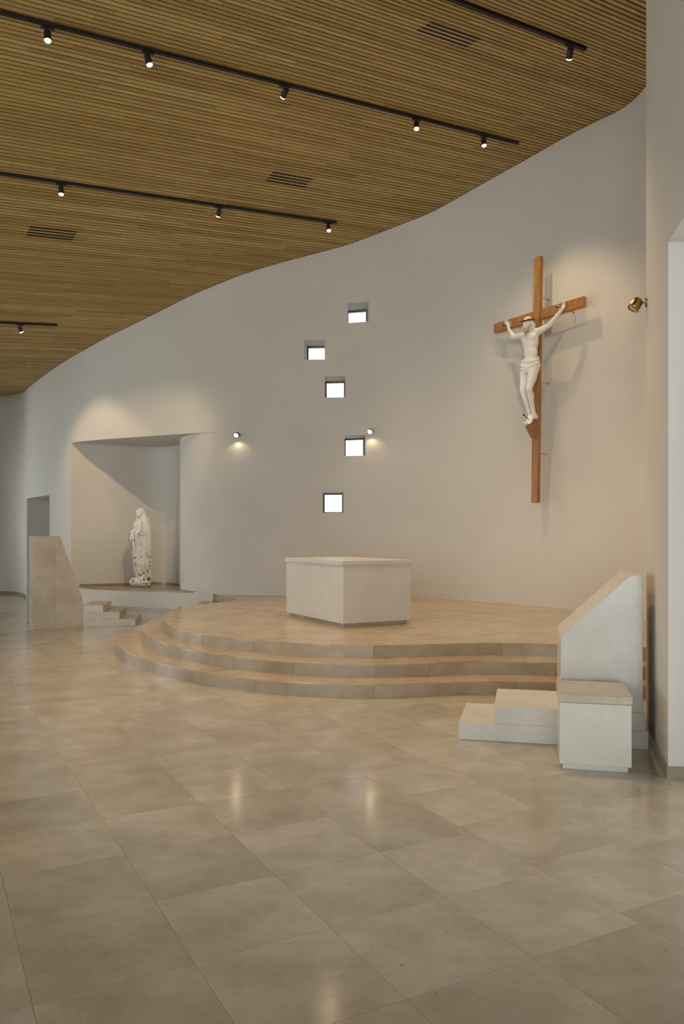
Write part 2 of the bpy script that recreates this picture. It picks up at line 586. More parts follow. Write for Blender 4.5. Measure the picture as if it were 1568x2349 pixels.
def build_main_wall():
    pl = main_pl
    nrm = normals_out(pl)
    zs = sorted(set([-0.05, 0.0, LEDGE, DOOR_H, NICHE_TOP, 5.2, 7.2] + [w[2] for w in WINS] + [w[3] for w in WINS]))
    zs.append(99.0)
    verts, faces = [], []
    nz = len(zs)
    def zt(i):
        return ceil_xy(pl[i].x, pl[i].y) + 0.05
    idx = {}
    def V(i, j, layer):
        key = (i, j, layer)
        if key not in idx:
            z = min(zs[j], zt(i))
            p = pl[i]
            if layer:
                p = p + nrm[i] * WALL_T
            idx[key] = len(verts); verts.append((p.x, p.y, z))
        return idx[key]
    def open_cell(i, j):
        cx = (pl[i].x + pl[i + 1].x) / 2; cz = (zs[j] + zs[j + 1]) / 2
        if pl[i].y < 12:
            return False
        for w in WINS:
            if w[0] < cx < w[1] and w[2] < cz < w[3]:
                return True
        if NICHE_L[0] < cx < NICHE_R[0] and LEDGE < cz < NICHE_TOP:
            return True
        if DOOR_X[0] < cx < DOOR_X[1] and 0 < cz < DOOR_H:
            return True
        return False
    for i in range(len(pl) - 1):
        for j in range(nz - 1):
            if zs[j] >= zt(i) and zs[j] >= zt(i + 1):
                continue
            if open_cell(i, j):
                continue
            faces.append([V(i, j, 0), V(i + 1, j, 0), V(i + 1, j + 1, 0), V(i, j + 1, 0)])
            cx = (pl[i].x + pl[i + 1].x) / 2
            near_niche = NICHE_L[0] - .9 < cx < NICHE_R[0] + .9 and pl[i].y > 12 and zs[j + 1] <= NICHE_TOP + .01
            near_win = pl[i].y > 12 and -1.2 < cx < 0.95 and 2.0 < (zs[j] + zs[j+1]) / 2 < 6.7
            near_door = DOOR_X[0] - .5 < cx < DOOR_X[1] + .5 and pl[i].y > 12 and zs[j] < DOOR_H
            if not near_niche and not near_win and not near_door:
                faces.append([V(i, j, 1), V(i, j + 1, 1), V(i + 1, j + 1, 1), V(i + 1, j, 1)])
    # window reveals: straight tunnels through the thick wall
    for w in WINS:
        ids = [i for i in range(len(pl)) if pl[i].y > 12 and w[0] - 1e-4 <= pl[i].x <= w[1] + 1e-4]
        mid = ids[len(ids) // 2]
        n = nrm[mid]; tg = Vector((n.y, -n.x))
        d = (n + tg * w[4]) * WALL_T
        a = [(pl[i].x, pl[i].y) for i in ids]
        b = [(pl[i].x + d.x, pl[i].y + d.y) for i in ids]
        base = len(verts)
        k = len(ids)
        for (x, y) in a: verts.append((x, y, w[2]))
        for (x, y) in b: verts.append((x, y, w[2]))
        for (x, y) in a: verts.append((x, y, w[3]))
        for (x, y) in b: verts.append((x, y, w[3]))
        for q in range(k - 1):
            faces.append([base + q, base + q + 1, base + k + q + 1, base + k + q])
            faces.append([base + 2*k + q, base + 3*k + q, base + 3*k + q + 1, base + 2*k + q + 1])
        faces.append([base, base + k, base + 3*k, base + 2*k])
        faces.append([base + k - 1, base + 3*k - 1, base + 4*k - 1, base + 2*k - 1])
    o = mesh_obj('wall_back', verts, faces, M_PLASTER)
    structure(o)
    o['label'] = 'tall white curved plaster wall behind the altar'
    o.data.polygons.foreach_set('use_smooth', [True] * len(o.data.polygons))
    return nrm
main_n = build_main_wall()

# window frames and panes
for k, w in enumerate(WINS):
    ids = [i for i in range(len(main_pl)) if main_pl[i].y > 12 and w[0] - 1e-4 <= main_pl[i].x <= w[1] + 1e-4]
    n = main_n[ids[len(ids) // 2]]; tg = Vector((n.y, -n.x))
    d = (n + tg * w[4]) * GLASS_D
    A = main_pl[ids[0]] + d; B = main_pl[ids[-1]] + d
    wd = (B - A).length; e = (B - A).normalized(); nn = Vector((-e.y, e.x))
    fw, ft = 0.032, 0.03
    bm = bmesh.new()
    def bar(a0, a1, z0, z1):
        P = [A + e * a0, A + e * a1, A + e * a1 + nn * ft, A + e * a0 + nn * ft]
        v, f = prism([(p.x, p.y) for p in P], z0, z1)
        bv = [bm.verts.new(q) for q in v]
        for q in f: bm.faces.new([bv[i] for i in q])
    bar(0, wd, w[2], w[2] + fw); bar(0, wd, w[3] - fw, w[3])
    bar(0, fw, w[2] + fw, w[3] - fw); bar(wd - fw, wd, w[2] + fw, w[3] - fw)
    fr = bm_obj('window_%d' % (k + 1), bm, M_FRAME)
    structure(fr)
    fr['label'] = ['topmost', 'second highest', 'third', 'fourth', 'lowest'][k] + ' small square window with grey frame in the altar wall'
    P = [A + e * fw + nn * .012, B - e * fw + nn * .012, B - e * fw + nn * .018, A + e * fw + nn * .018]
    v, f = prism([(p.x, p.y) for p in P], w[2] + fw, w[3] - fw)
    mesh_obj('pane', v, f, M_GLASS_TINT, fr)

# ------------------------------------------------------------------ niche
_r = [p for p in main_pl if p.y > 12 and abs(p.x - NICHE_R[0]) < 1e-4][0]
NICHE_R = (_r.x, _r.y)
def wall_y(x):
    for a, b in zip(main_pl[:-1], main_pl[1:]):
        if a.y > 12 and a.x <= x <= b.x:
            return a.y + (b.y - a.y) * (x - a.x) / (b.x - a.x)
NICHE = [NICHE_L, (-6.0, 19.07), (-5.59, 19.24), (-5.15, 19.52), (-4.75, 19.74), (-4.38, 19.70), (-4.08, 19.42), (-3.88, 18.98),
         (-3.765, 18.5), (-3.66, 18.0), (-3.50, 17.62), (-3.22, 17.24), (-2.98, 17.055), (-2.74, wall_y(-2.74) + .006), (-2.52, wall_y(-2.52) + .001), NICHE_R]
niche_pl = catmull(NICHE, 0.1)
seg_main = [p for p in main_pl if p.y > 12 and NICHE_L[0] - 1e-4 <= p.x <= NICHE_R[0] + 1e-4]
loop = [tuple(p) for p in seg_main] + [tuple(p) for p in niche_pl[1:-1]][::-1]

def poly_fill(poly, z, flip=False):
    """triangulated flat cap over a concave plan polygon"""
    bm = bmesh.new()
    vs = [bm.verts.new((p[0], p[1], z)) for p in poly]
    f = bm.faces.new(vs)
    bmesh.ops.triangulate(bm, faces=[f])
    bm.verts.index_update()
    out_v = [tuple(v.co) for v in bm.verts]
    out_f = [[v.index for v in q.verts] for q in bm.faces]
    bm.free()
    return out_v, out_f

def slab_from(poly, z0, z1, name, mat, parent):
    v0, f0 = poly_fill(poly, z0); v1, f1 = poly_fill(poly, z1)
    n = len(poly)
    verts = v0 + v1
    s = 1 if area2(poly) > 0 else -1
    faces = [q[::-1] if True else q for q in f0] + [[i + n for i in q] for q in f1]
    for i in range(n):
        j = (i + 1) % n
        faces.append([i, j, n + j, n + i])
    bm = bmesh.new()
    bv = [bm.verts.new(p) for p in verts]
    for q in faces:
        try: bm.faces.new([bv[i] for i in q])
        except ValueError: pass
    bmesh.ops.recalc_face_normals(bm, faces=bm.faces[:])
    return bm_obj(name, bm, mat, parent)

nv, nf = [], []
for p in niche_pl:
    nv.append((p.x, p.y, LEDGE - .05)); nv.append((p.x, p.y, NICHE_TOP))
for i in range(len(niche_pl) - 1):
    nf.append([2*i, 2*i + 2, 2*i + 3, 2*i + 1])
sv, sf = poly_fill(loop, NICHE_TOP)
b0 = len(nv)
nv += sv; nf += [[i + b0 for i in q] for q in sf]
nn_out = normals_out(niche_pl)
b1 = len(nv)
for p, n in zip(niche_pl, nn_out):
    q = p + n * .25
    nv.append((q.x, q.y, -.05)); nv.append((q.x, q.y, NICHE_TOP + .2))
for i in range(len(niche_pl) - 1):
    nf.append([b1 + 2*i, b1 + 2*i + 1, b1 + 2*i + 3, b1 + 2*i + 2])
niche = structure(mesh_obj('wall_niche', nv, nf, M_PLASTER))
niche.data.polygons.foreach_set('use_smooth', [True] * len(niche.data.polygons))
niche['label'] = 'curved white niche recessed into the wall behind the marble statue'
# shelf slab of the niche and the skirtings
ledge_loop = []
for p, n in zip(seg_main, normals_out(seg_main)):
    if p.x > -2.72:
        continue
    q = p - n * .012 if p.x < -3.25 else p + n * .004
    ledge_loop.append((q.x, q.y))
ledge_loop += [tuple(p) for p in niche_pl[1:-1] if p.x < -2.72][::-1]
tr = slab_from(ledge_loop, LEDGE - 0.03, LEDGE, 'trim_1', M_SHELF, None)
structure(tr)
tr['label'] = 'brown polished stone shelf of the niche under the statue'

def skirting(name, pl, z0, z1, th, mat, sgn=1):
    n = normals_out(pl, sgn)
    bm = bmesh.new()
    rows = []
    for p, q in zip(pl, n):
        a = p + q * .004; b = p - q * th
        rows.append([bm.verts.new((b.x, b.y, z0)), bm.verts.new((b.x, b.y, z1)), bm.verts.new((a.x, a.y, z1)), bm.verts.new((a.x, a.y, z0))])
    for i in range(len(rows) - 1):
        for k in range(4):
            bm.faces.new([rows[i][k], rows[i][(k+1) % 4], rows[i+1][(k+1) % 4], rows[i+1][k]])
    bm.faces.new(rows[0]); bm.faces.new(rows[-1][::-1])
    bmesh.ops.recalc_face_normals(bm, faces=bm.faces[:])
    return structure(bm_obj(name, bm, mat))

sk = skirting('baseboard_niche', [p for p in niche_pl if p.y > 18.35 and p.x > -6.3], LEDGE, LEDGE + .045, .012, M_SHELF)
sk['label'] = 'thin brown skirting along the back of the niche'
sk = skirting('baseboard_back', [p for p in main_pl if p.y > 12 and -6.43 <= p.x <= -3.3], 0, .09, .014, M_SKIRT)
sk['label'] = 'stone skirting under the white niche ledge'
sk = skirting('baseboard_left', [p for p in main_pl if p.x < DOOR_X[0] - .02], 0, .07, .014, M_SKIRT)
sk['label'] = 'dark stone skirting at the far left wall'

# ------------------------------------------------------------------ door in the far wall
ids = [i for i in range(len(main_pl)) if main_pl[i].y > 12 and DOOR_X[0] - 1e-4 <= main_pl[i].x <= DOOR_X[1] + 1e-4]
A = main_pl[ids[0]]; B = main_pl[ids[-1]]
e = (B - A).normalized(); nn = Vector((-e.y, e.x))
rev_v, rev_f = [], []
outer = [main_pl[i] for i in ids]
D = DOOR_D
for p in outer:
    rev_v += [(p.x, p.y, DOOR_H), (p.x + nn.x * D, p.y + nn.y * D, DOOR_H)]
for i in range(len(outer) - 1):
    rev_f.append([2*i, 2*i + 1, 2*i + 3, 2*i + 2])
k = len(rev_v)
for p in (A, B):
    rev_v += [(p.x, p.y, 0), (p.x + nn.x * D, p.y + nn.y * D, 0), (p.x + nn.x * D, p.y + nn.y * D, DOOR_H), (p.x, p.y, DOOR_H)]
rev_f += [[k, k+1, k+2, k+3], [k+4, k+7, k+6, k+5]]
structure(mesh_obj('trim_2', rev_v, rev_f, M_PLASTER))['label'] = 'white plaster reveal around the grey doorway'
P = [A + nn * (D - .06), B + nn * (D - .06), B + nn * D, A + nn * D]
dr = bevel_prism('door_1', [(p.x, p.y) for p in P], 0.0, DOOR_H, M_DOOR, None, .003)
structure(dr)
dr['label'] = 'plain grey door set back in the wall behind the left lectern'
mesh_obj('threshold', *prism([(p.x, p.y) for p in (A - nn*.02 - e*.25, B - nn*.02 + e*.05, B + nn*D + e*.05, A + nn*D - e*.25)], -.05, -.002), M_SKIRT, dr)
hp = A + e * .12 + nn * (D - .06)
bm = bmesh.new()
tube(bm, [(hp.x, hp.y, 1.05), (hp.x - nn.x*.05, hp.y - nn.y*.05, 1.05), (hp.x - nn.x*.05 + e.x*.1, hp.y - nn.y*.05 + e.y*.1, 1.05)], .01, 8)
bm_obj('door_handle', bm, M_BLACK, dr)

# ------------------------------------------------------------------ right wall with the daylit opening
OPEN_Y = (3.55, 5.50); OPEN_H = 3.72
for yy in OPEN_Y:
    insert_at(right_pl, lambda p, a=yy: p.y - a)
nr = normals_out(right_pl)
rv, rf = [], []
zsr = [-0.05, 0.0, OPEN_H, 99.0]
def zr(i, j):
    return min(zsr[j], ceil_xy(right_pl[i].x, right_pl[i].y) + .05)
for i, p in enumerate(right_pl):
    for j in range(4):
        rv.append((p.x, p.y, zr(i, j)))
nb = len(rv)
for i, p in enumerate(right_pl):
    q = p + nr[i] * .4
    for j in range(4):
        rv.append((q.x, q.y, zr(i, j)))
for i in range(len(right_pl) - 1):
    cy = (right_pl[i].y + right_pl[i + 1].y) / 2
    for j in range(3):
        if OPEN_Y[0] < cy < OPEN_Y[1] and j == 1:
            continue
        rf.append([4*i + j, 4*i + 4 + j, 4*i + 5 + j, 4*i + 1 + j])
        rf.append([nb + 4*i + j, nb + 4*i + 1 + j, nb + 4*i + 5 + j, nb + 4*i + 4 + j])
wr = structure(mesh_obj('wall_right', rv, rf, M_PLASTER))
wr.data.polygons.foreach_set('use_smooth', [True] * len(wr.data.polygons))
wr['label'] = 'white plaster wall at the right edge beside the lectern'
# deep jambs, soffit and end window of the opening
J0 = next(p for p in right_pl if abs(p.y - OPEN_Y[1]) < 1e-4)
J1 = next(p for p in right_pl if abs(p.y - OPEN_Y[0]) < 1e-4)
XE = 4.1
K0 = Vector((XE, J0.y - .10)); K1 = Vector((XE, J1.y + .05))
av = [(J0.x, J0.y, 0), (K0.x, K0.y, 0), (K0.x, K0.y, OPEN_H), (J0.x, J0.y, OPEN_H),
      (J1.x, J1.y, 0), (K1.x, K1.y, 0), (K1.x, K1.y, OPEN_H), (J1.x, J1.y, OPEN_H)]
mids = [p for p in right_pl if OPEN_Y[0] - 1e-4 <= p.y <= OPEN_Y[1] + 1e-4]
af = [[0, 1, 2, 3], [4, 7, 6, 5]]
b0 = len(av)
for p in mids: av.append((p.x, p.y, OPEN_H))
af.append(list(range(b0, b0 + len(mids))) + [6, 2])
alc = structure(mesh_obj('wall_alcove', av, af, M_PLASTER))
alc['label'] = 'bright white jamb of the daylit opening at the right edge'
def glazed(name, A, B, z0, z1, cols, rows, label):
    """real glazing: frame bars with panes; A,B plan points"""
    A = Vector(A); B = Vector(B)
    e = (B - A).normalized(); w = (B - A).length; n = Vector((-e.y, e.x))
    bm = bmesh.new()
    def bar(a0, a1, c0, c1):
        P = [A + e*a0 - n*.03, A + e*a1 - n*.03, A + e*a1 + n*.03, A + e*a0 + n*.03]
        v, f = prism([(p.x, p.y) for p in P], c0, c1)
        bv = [bm.verts.new(q) for q in v]
        for q in f: bm.faces.new([bv[i] for i in q])
    for c in range(cols + 1):
        x = w * c / cols
        bar(max(0, x - .035), min(w, x + .035), z0, z1)
    for r in range(rows + 1):
        z = z0 + (z1 - z0) * r / rows
        for c in range(cols):
            bar(w*c/cols + .03501, w*(c+1)/cols - .03501, max(z0, z - .03), min(z1, z + .03))
    fr = structure(bm_obj(name, bm, M_FRAME))
    fr['label'] = label
    P = [A - n*.004, B - n*.004, B + n*.004, A + n*.004]
    v, f = prism([(p.x, p.y) for p in P], z0 + .01, z1 - .01)
    mesh_obj('pane', v, f, M_GLASS, fr)
    # light portal so that the sky is sampled through this opening
    ld = bpy.data.lights.new('portal', 'AREA'); ld.shape = 'RECTANGLE'
    ld.size = w; ld.size_y = z1 - z0
    ld.cycles.is_portal = True
    lo = bpy.data.objects.new('portal', ld)
    m = (A + B) / 2
    lo.location = (m.x - n.x*0, m.y - n.y*0, (z0 + z1) / 2)
    return fr, lo, n
def place_portal(fr, lo, inward):
    inward = Vector((inward[0], inward[1], 0)).normalized()
    lo.location = Vector(lo.location) + inward * .06
    lo.rotation_euler = inward.to_track_quat('-Z', 'Z').to_euler()
    link(lo, fr)
fr, lo, n = glazed('window_6', (XE, K1.y), (XE, K0.y), 0.0, OPEN_H, 2, 2, 'tall window at the end of the opening in the right wall')
place_portal(fr, lo, (-1, 0))

bl = [p for p in right_pl if OPEN_Y[1] - .001 <= p.y]
sk = skirting('baseboard_right', bl, 0, .085, .014, M_SKIRT)
sk['label'] = 'stone skirting along the right wall behind the lectern'
jb = [Vector((J0.x - .012, J0.y)), Vector((K0.x, K0.y))]
sk = skirting('baseboard_alcove', jb, 0, .085, .014, M_SKIRT)
sk['label'] = 'grey stone skirting at the foot of the bright jamb'

# ------------------------------------------------------------------ left and rear walls (outside the picture) with large windows
def pierced_wall(name, A, B, openings, z_sill, z_head, label, wins_from):
    A = Vector(A); B = Vector(B)
    e = (B - A).normalized(); L = (B - A).length
    n = Vector((-e.y, e.x))            # outwards
    bm = bmesh.new()
    def block(a0, a1, z0, top):
        P = [A + e*a0, A + e*a1, A + e*a1 + n*.4, A + e*a0 + n*.4]
        t = [top if top is not None else ceil_xy(p.x, p.y) + .06 for p in P]
        v, f = prism([(p.x, p.y) for p in P], z0, z0 + 1)
        v = [list(q) for q in v]
        for i in range(4):
            q = v[4 + i]
            q[2] = top if top is not None else ceil_xy(q[0], q[1]) + .06
        bv = [bm.verts.new(q) for q in v]
        for q in f: bm.faces.new([bv[i] for i in q])
    pos = 0
    for (a, b) in openings:
        block(pos, a, -.05, None)
        block(a, b, -.05, z_sill)
        block(a, b, z_head, None)
        pos = b
    block(pos, L, -.05, None)
    o = structure(bm_obj(name, bm, M_PLASTER))
    o['label'] = label
    for k, (a, b) in enumerate(openings):
        fr, lo, _ = glazed('window_%d' % (wins_from + k), A + e*a + n*.2, A + e*b + n*.2, z_sill, z_head, 2, 3,
                           'large window %s in the %s' % (['nearest the altar wall', 'in the middle', 'at the far end', 'by the corner'][k], label))
        place_portal(fr, lo, -n)
LEFT_WIN = [(3.2, 5.2), (9.5, 12.0), (17.0, 19.5)]
pierced_wall('wall_left', (X_LEFT, Y_REAR), (X_LEFT, 23.9), [(30.9 - b, 30.9 - a) for a, b in LEFT_WIN[::-1]], 0.25, 4.2, 'white side wall on the left', 7)
pierced_wall('wall_rear', (2.6, Y_REAR), (X_LEFT - .4, Y_REAR), [(0.4, 4.8), (5.4, 9.8), (10.4, 14.8)], 0.15, 5.9, 'white entrance wall behind the viewer', 10)

# ================================================================== ceiling: backing panel and single slats
SLAT_W, SLAT_H, PITCH = 0.051, 0.030, 0.0835
def build_ceiling():
    verts, faces = [], []
    ts = [-16, -8, -2, 2, 3, 4, 5] + [5.5 + .25 * i for i in range(86)]
    ss = [-12 + .25 * i for i in range(112)]
    for t in ts:
        for s in ss:
            p = st_xy(s, t)
            verts.append((p.x, p.y, ceil_st(s, t) + SLAT_H))
    n = len(ss)
    for i in range(len(ts) - 1):
        for j in range(n - 1):
            q = [i*n + j, (i+1)*n + j, (i+1)*n + j + 1, i*n + j + 1]
            if any(inside(verts[k][:2], ROOM) for k in q) or ts[i] < 5:
                faces.append(q)
    o = mesh_obj('ceiling', verts, faces, M_BACK)
    structure(o)
    o['label'] = 'undulating wooden slat ceiling rising towards the right'
    return o
ceiling = build_ceiling()

def line_intervals(t):
    """stretches of the line t = const lying inside the room, as s values"""
    hits = []
    P = [(Vector(p).dot(SU), Vector(p).dot(SV)) for p in ROOM]
    for i in range(len(P)):
        a = P[i]; b = P[(i + 1) % len(P)]
        if (a[1] - t) * (b[1] - t) < 0:
            q = (t - a[1]) / (b[1] - a[1])
            hits.append(a[0] + (b[0] - a[0]) * q)
    hits.sort()
    return [(hits[i], hits[i + 1]) for i in range(0, len(hits) - 1, 2) if hits[i + 1] - hits[i] > .15]

t = 4.6
slat_ts = []
while t < 25.3:
    g1 = (wave(t + .01) - wave(t - .01)) / .02
    slat_ts.append(t)
    c = 1 / math.sqrt(1 + g1 * g1); sn = g1 * c
    hw = SLAT_W / 2
    for (s0, s1) in line_intervals(t):
        if s1 < 0.5:
            continue
        vv = []
        for s in (s0 - .03, s1 + .22):
            for (a, hgt) in ((-hw, 0), (hw, 0), (hw, SLAT_H), (-hw, SLAT_H)):
                tt = t + a * c - hgt * sn
                p = st_xy(s, tt)
                vv.append((p.x, p.y, ceil_st(s, t) + a * sn + hgt * c))
        mesh_obj('slat', vv, [[0, 1, 2, 3], [7, 6, 5, 4], [0, 4, 5, 1], [1, 5, 6, 2], [2, 6, 7, 3], [3, 7, 4, 0]], M_SLAT, ceiling)
    t += PITCH * c

# dark edging strip where the slats meet the curved wall
ev, ef = [], []
_k = 0
for p, n in zip(main_pl, main_n):
    a = p + n * .01; b = p - n * .012
    z = ceil_xy(p.x, p.y)
    ev += [(a.x, a.y, z - .003), (b.x, b.y, z - .003), (b.x, b.y, z + .04), (a.x, a.y, z + .04)]
for i in range(len(main_pl) - 1):
    for k in range(4):
        ef.append([4*i + k, 4*i + (k+1) % 4, 4*i + 4 + (k+1) % 4, 4*i + 4 + k])
ef += [[0, 3, 2, 1], [len(ev) - 4, len(ev) - 3, len(ev) - 2, len(ev) - 1]]
structure(mesh_obj('trim_3', ev, ef, M_EDGE))['label'] = 'thin dark wooden edging between slat ceiling and curved wall'

# ------------------------------------------------------------------ linear air vents between slats
def air_vent(t0, s_pairs, label):
    k = min(range(len(slat_ts)), key=lambda i: abs(slat_ts[i] - t0))
    g0 = (slat_ts[k] + slat_ts[k + 1]) / 2
    s_m = (s_pairs[0][0] + s_pairs[0][1]) / 2
    p = st_xy(s_m, g0)
    e = thing('air_vent', (p.x, p.y, ceil_st(s_m, g0)), label, 'air vent', 'slot vents in the slat ceiling')
    for q, (s0, s1) in enumerate(s_pairs):
        tt = (slat_ts[k + q] + slat_ts[k + q + 1]) / 2
        vv = []
        for s in (s0, s1):
            for a, hgt in ((-.019, -.003), (.019, -.003), (.019, .03), (-.019, .03)):
                r = st_xy(s, tt + a)
                vv.append((r.x, r.y, ceil_st(s, tt + a) + hgt))
        mesh_obj('slot', vv, [[0, 1, 2, 3], [7, 6, 5, 4], [0, 4, 5, 1], [1, 5, 6, 2], [2, 6, 7, 3], [3, 7, 4, 0]], M_SLOT, e)
air_vent(11.73, [(6.60, 7.38)] * 4, 'black four-slot air vent above the tracks in mid ceiling')
air_vent(14.15, [(3.23, 4.02)] * 4, 'black four-slot air vent at the left under the second track')
air_vent(7.27, [(6.32, 7.14)] * 4, 'black four-slot air vent near the upper edge left of the upper right track')

# ------------------------------------------------------------------ lighting tracks
def track(s0, s1, t, label):
    mid = (s0 + s1) / 2
    p = st_xy(mid, t)
    e = thing('lighting_track', (p.x, p.y, ceil_st(mid, t)), label, 'light track', 'black lighting tracks on the ceiling')
    def box(name, a0, a1, w, z0, z1, mat):
        vv = []
        for s in (a0, a1):
            for a, hh in ((-w, z0), (w, z0), (w, z1), (-w, z1)):
                q = st_xy(s, t + a)
                vv.append((q.x, q.y, ceil_st(s, t) + hh))
        return mesh_obj(name, vv, [[0, 1, 2, 3], [7, 6, 5, 4], [0, 4, 5, 1], [1, 5, 6, 2], [2, 6, 7, 3], [3, 7, 4, 0]], mat, e)
    rail = box('rail', s0, s1 - .02, .023, -.045, -.002, M_BLACK)
    box('conductor_slot', s0, s1 - .03, .006, -.0462, -.045, M_SLOT)
    box('end_cap', s1 - .02, s1, .0245, -.047, -.002, M_BLACK)
    return e
track(-1.0, 10.15, 9.54, 'longest black track crossing the ceiling with five lamps')
track(-0.5, 8.63, 12.87, 'black track with three lamps in the middle of the ceiling')
track(2.6, 8.39, 6.72, 'black track at the upper right edge of the ceiling')
track(0.6, 4.53, 17.5, 'short black track low at the left with one lamp')

def add_spot(parent, loc, direction, watts, angle, blend, col=WARM, size=.03):
    ld = bpy.data.lights.new('lamp_light', 'SPOT')
    ld.energy = watts; ld.spot_size = math.radians(angle); ld.spot_blend = blend
    ld.color = col; ld.shadow_soft_size = size
    lo = bpy.data.objects.new('lamp_light', ld)
    link(lo, parent)
    lo.location = Vector(loc) - parent.location
    lo.rotation_euler = Vector(direction).to_track_quat('-Z', 'Y').to_euler()
    return lo

def cyl_between(bm, p0, p1, r0, r1=None, seg=20):
    tube(bm, [p0, p1], [r0, r0 if r1 is None else r1], seg)

def spotlight(s, t, target, label, watts=SPOT_W, angle=75, blend=.6, aim=None, lit=True):
    """black cylinder head hung from the track; head axis towards target (or aim), light towards target"""
    p = st_xy(s, t); z = ceil_st(s, t)
    base = Vector((p.x, p.y, z - .045))
    e = thing('track_spotlight', base, label, 'spotlight', 'track spotlights')
    su3 = Vector((SU.x, SU.y, RISE)).normalized()
    bm = bmesh.new()
    side = Vector((-SU.y, SU.x, 0))
    vv = []
    for a in (-.075, .075):
        for b, hh in ((-.02, -.022), (.02, -.022), (.02, 0), (-.02, 0)):
            vv.append(base + su3 * a + side * b + Vector((0, 0, hh)))
    mesh_obj('adapter', vv, [[0, 1, 2, 3], [7, 6, 5, 4], [0, 4, 5, 1], [1, 5, 6, 2], [2, 6, 7, 3], [3, 7, 4, 0]], M_BLACK, e)
    cyl_between(bm, base + Vector((0, 0, -.02)), base + Vector((0, 0, -.065)), .012, seg=12)
    bm_obj('stem', bm, M_BLACK, e, True)
    piv = base + Vector((0, 0, -.10))
    d = (Vector(target) - piv).normalized()
    a0 = piv - d * .055; a1 = piv + d * .065
    bm = bmesh.new()
    lathe(bm, piv, d, [(-.055, .036), (-.051, .041), (.060, .041), (.060, .0375), (.05, .0375)], 24)
    hd = bm_obj('head', bm, M_BLACK, e)
    bm = bmesh.new()
    lathe(bm, piv, d, [(.046, .037), (.066, .037), (.075, .031), (.079, .016)], 24, True, True)
    bm_obj('lens', bm, M_LENS if lit else M_LENS_OFF, e)
    if watts > 0:
        add_spot(e, piv + d * .095, d, watts, angle, blend)
    return e

CROSS_O = Vector((3.366, 13.776, 0))
NICHE_T = (-4.9, 18.6, 2.3)
ALTAR_T = (0.2, 11.6, 1.3)
CROSS_T = (3.2, 14.0, 4.2)
G = [
    (2.37, 9.56, (-2.9, 8.3, 0), 'lit black spotlight at the left end of the longest track', 190, 100),
    (3.58, 9.55, (-0.2, 10.2, 0.4), 'tilted lit spotlight second from the left on the longest track', 220, 90),
    (5.54, 9.54, (-5.6, 18.6, 2.2), 'lit spotlight at the middle of the longest track', 820, 27),
    (7.90, 9.54, (1.1, 10.4, 0.4), 'lit spotlight second from the right on the longest track', 370, 100),
    (9.34, 9.54, (2.9, 12.3, 1.2), 'lit spotlight nearest the right end of the longest track', 200, 90),
    (3.40, 12.88, (-4.1, 11.9, 0), 'lit spotlight at the left of the middle track', 300, 100),
    (6.13, 12.88, (-4.9, 18.1, 0.9), 'lit spotlight at the centre of the middle track', 150, 42),
    (8.46, 12.88, (0.8, 12.6, 0.4), 'lit spotlight at the right end of the middle track', 260, 80),
    (8.09, 6.72, CROSS_T, 'black spotlight head hanging near the end of the upper right track', 165, 58),
    (3.78, 17.5, (-5.25, 18.4, 2.2), 'lit spotlight on the short low track at the left', 140, 66),
    (5.0, 6.72, (1.3, 9.0, 0.3), 'added out-of-view spotlight on the upper right track, lighting steps and altar', 340, 100),  # extra lamp out of view, added to brighten the risers and altar side
    (3.0, 6.72, (-0.9, 6.2, 0), 'added out-of-view spotlight at the near end of the upper right track, lighting the floor', 150, 100),  # another lamp added out of view, to lift the foreground floor
]
for s, t, tg, lab, w, ang in G:
    spotlight(s, t, tg, lab, w, ang)

# ================================================================== floor
TH = math.radians(28.0)
EA = Vector((-math.sin(TH), math.cos(TH))); EB = Vector((math.cos(TH), math.sin(TH)))
fl_poly = ROOM
floor = slab_from([(p[0], p[1]) for p in ROOM], -0.06, -0.0012, 'floor', M_GROUT, None)
structure(floor)
floor['label'] = 'polished beige limestone floor laid on the diagonal'
fv, ff = prism([(2.1, 3.3), (4.2, 3.3), (4.2, 5.6), (2.1, 5.6)], -.06, -.001)

# outline of the three curved steps of the altar platform (noses), far left to right
L3 = [(-2.70, 16.93), (-2.45, 16.5), (-2.24, 16.15), (-2.08, 15.67), (-2.14, 15.22), (-2.34, 14.86), (-2.64, 14.28), (-2.84, 13.57), (-2.82, 12.8),
      (-2.67, 11.99), (-2.44, 11.16), (-2.12, 10.49), (-1.79, 10.07), (-1.18, 9.60), (-0.43, 9.21), (0.23, 9.07), (0.88, 9.14), (1.61, 9.27),
      (2.11, 9.25), (2.46, 9.14), (3.0, 8.98), (3.72, 8.85)]
L2 = [(-3.28, 17.30), (-2.98, 16.9), (-2.76, 16.5), (-2.62, 15.95), (-2.85, 15.4), (-3.08, 14.79), (-3.14, 13.9), (-3.17, 13.3), (-3.14, 12.6),
      (-3.0, 11.88), (-2.72, 11.14), (-2.22, 10.20), (-1.78, 9.66), (-1.12, 9.10), (-0.42, 8.76), (0.22, 8.63), (0.84, 8.69), (1.39, 8.83),
      (1.92, 8.82), (2.35, 8.74), (2.9, 8.58), (3.52, 8.45)]
L1 = [(-3.72, 17.42), (-3.42, 17.05), (-3.15, 16.6), (-3.02, 16.1), (-3.14, 15.5), (-3.36, 14.8), (-3.49, 13.97), (-3.52, 13.24), (-3.48, 12.6),
      (-3.36, 11.91), (-3.20, 11.33), (-3.0, 10.83), (-2.68, 10.27), (-2.25, 9.67), (-1.66, 9.06), (-1.06, 8.62), (-0.38, 8.32), (0.21, 8.24),
      (0.81, 8.31), (1.32, 8.41), (1.83, 8.40), (2.3, 8.33), (2.8, 8.2), (3.33, 8.10)]
RISER = 0.145
steps_pl = [catmull(L, 0.12) for L in (L1, L2, L3)]

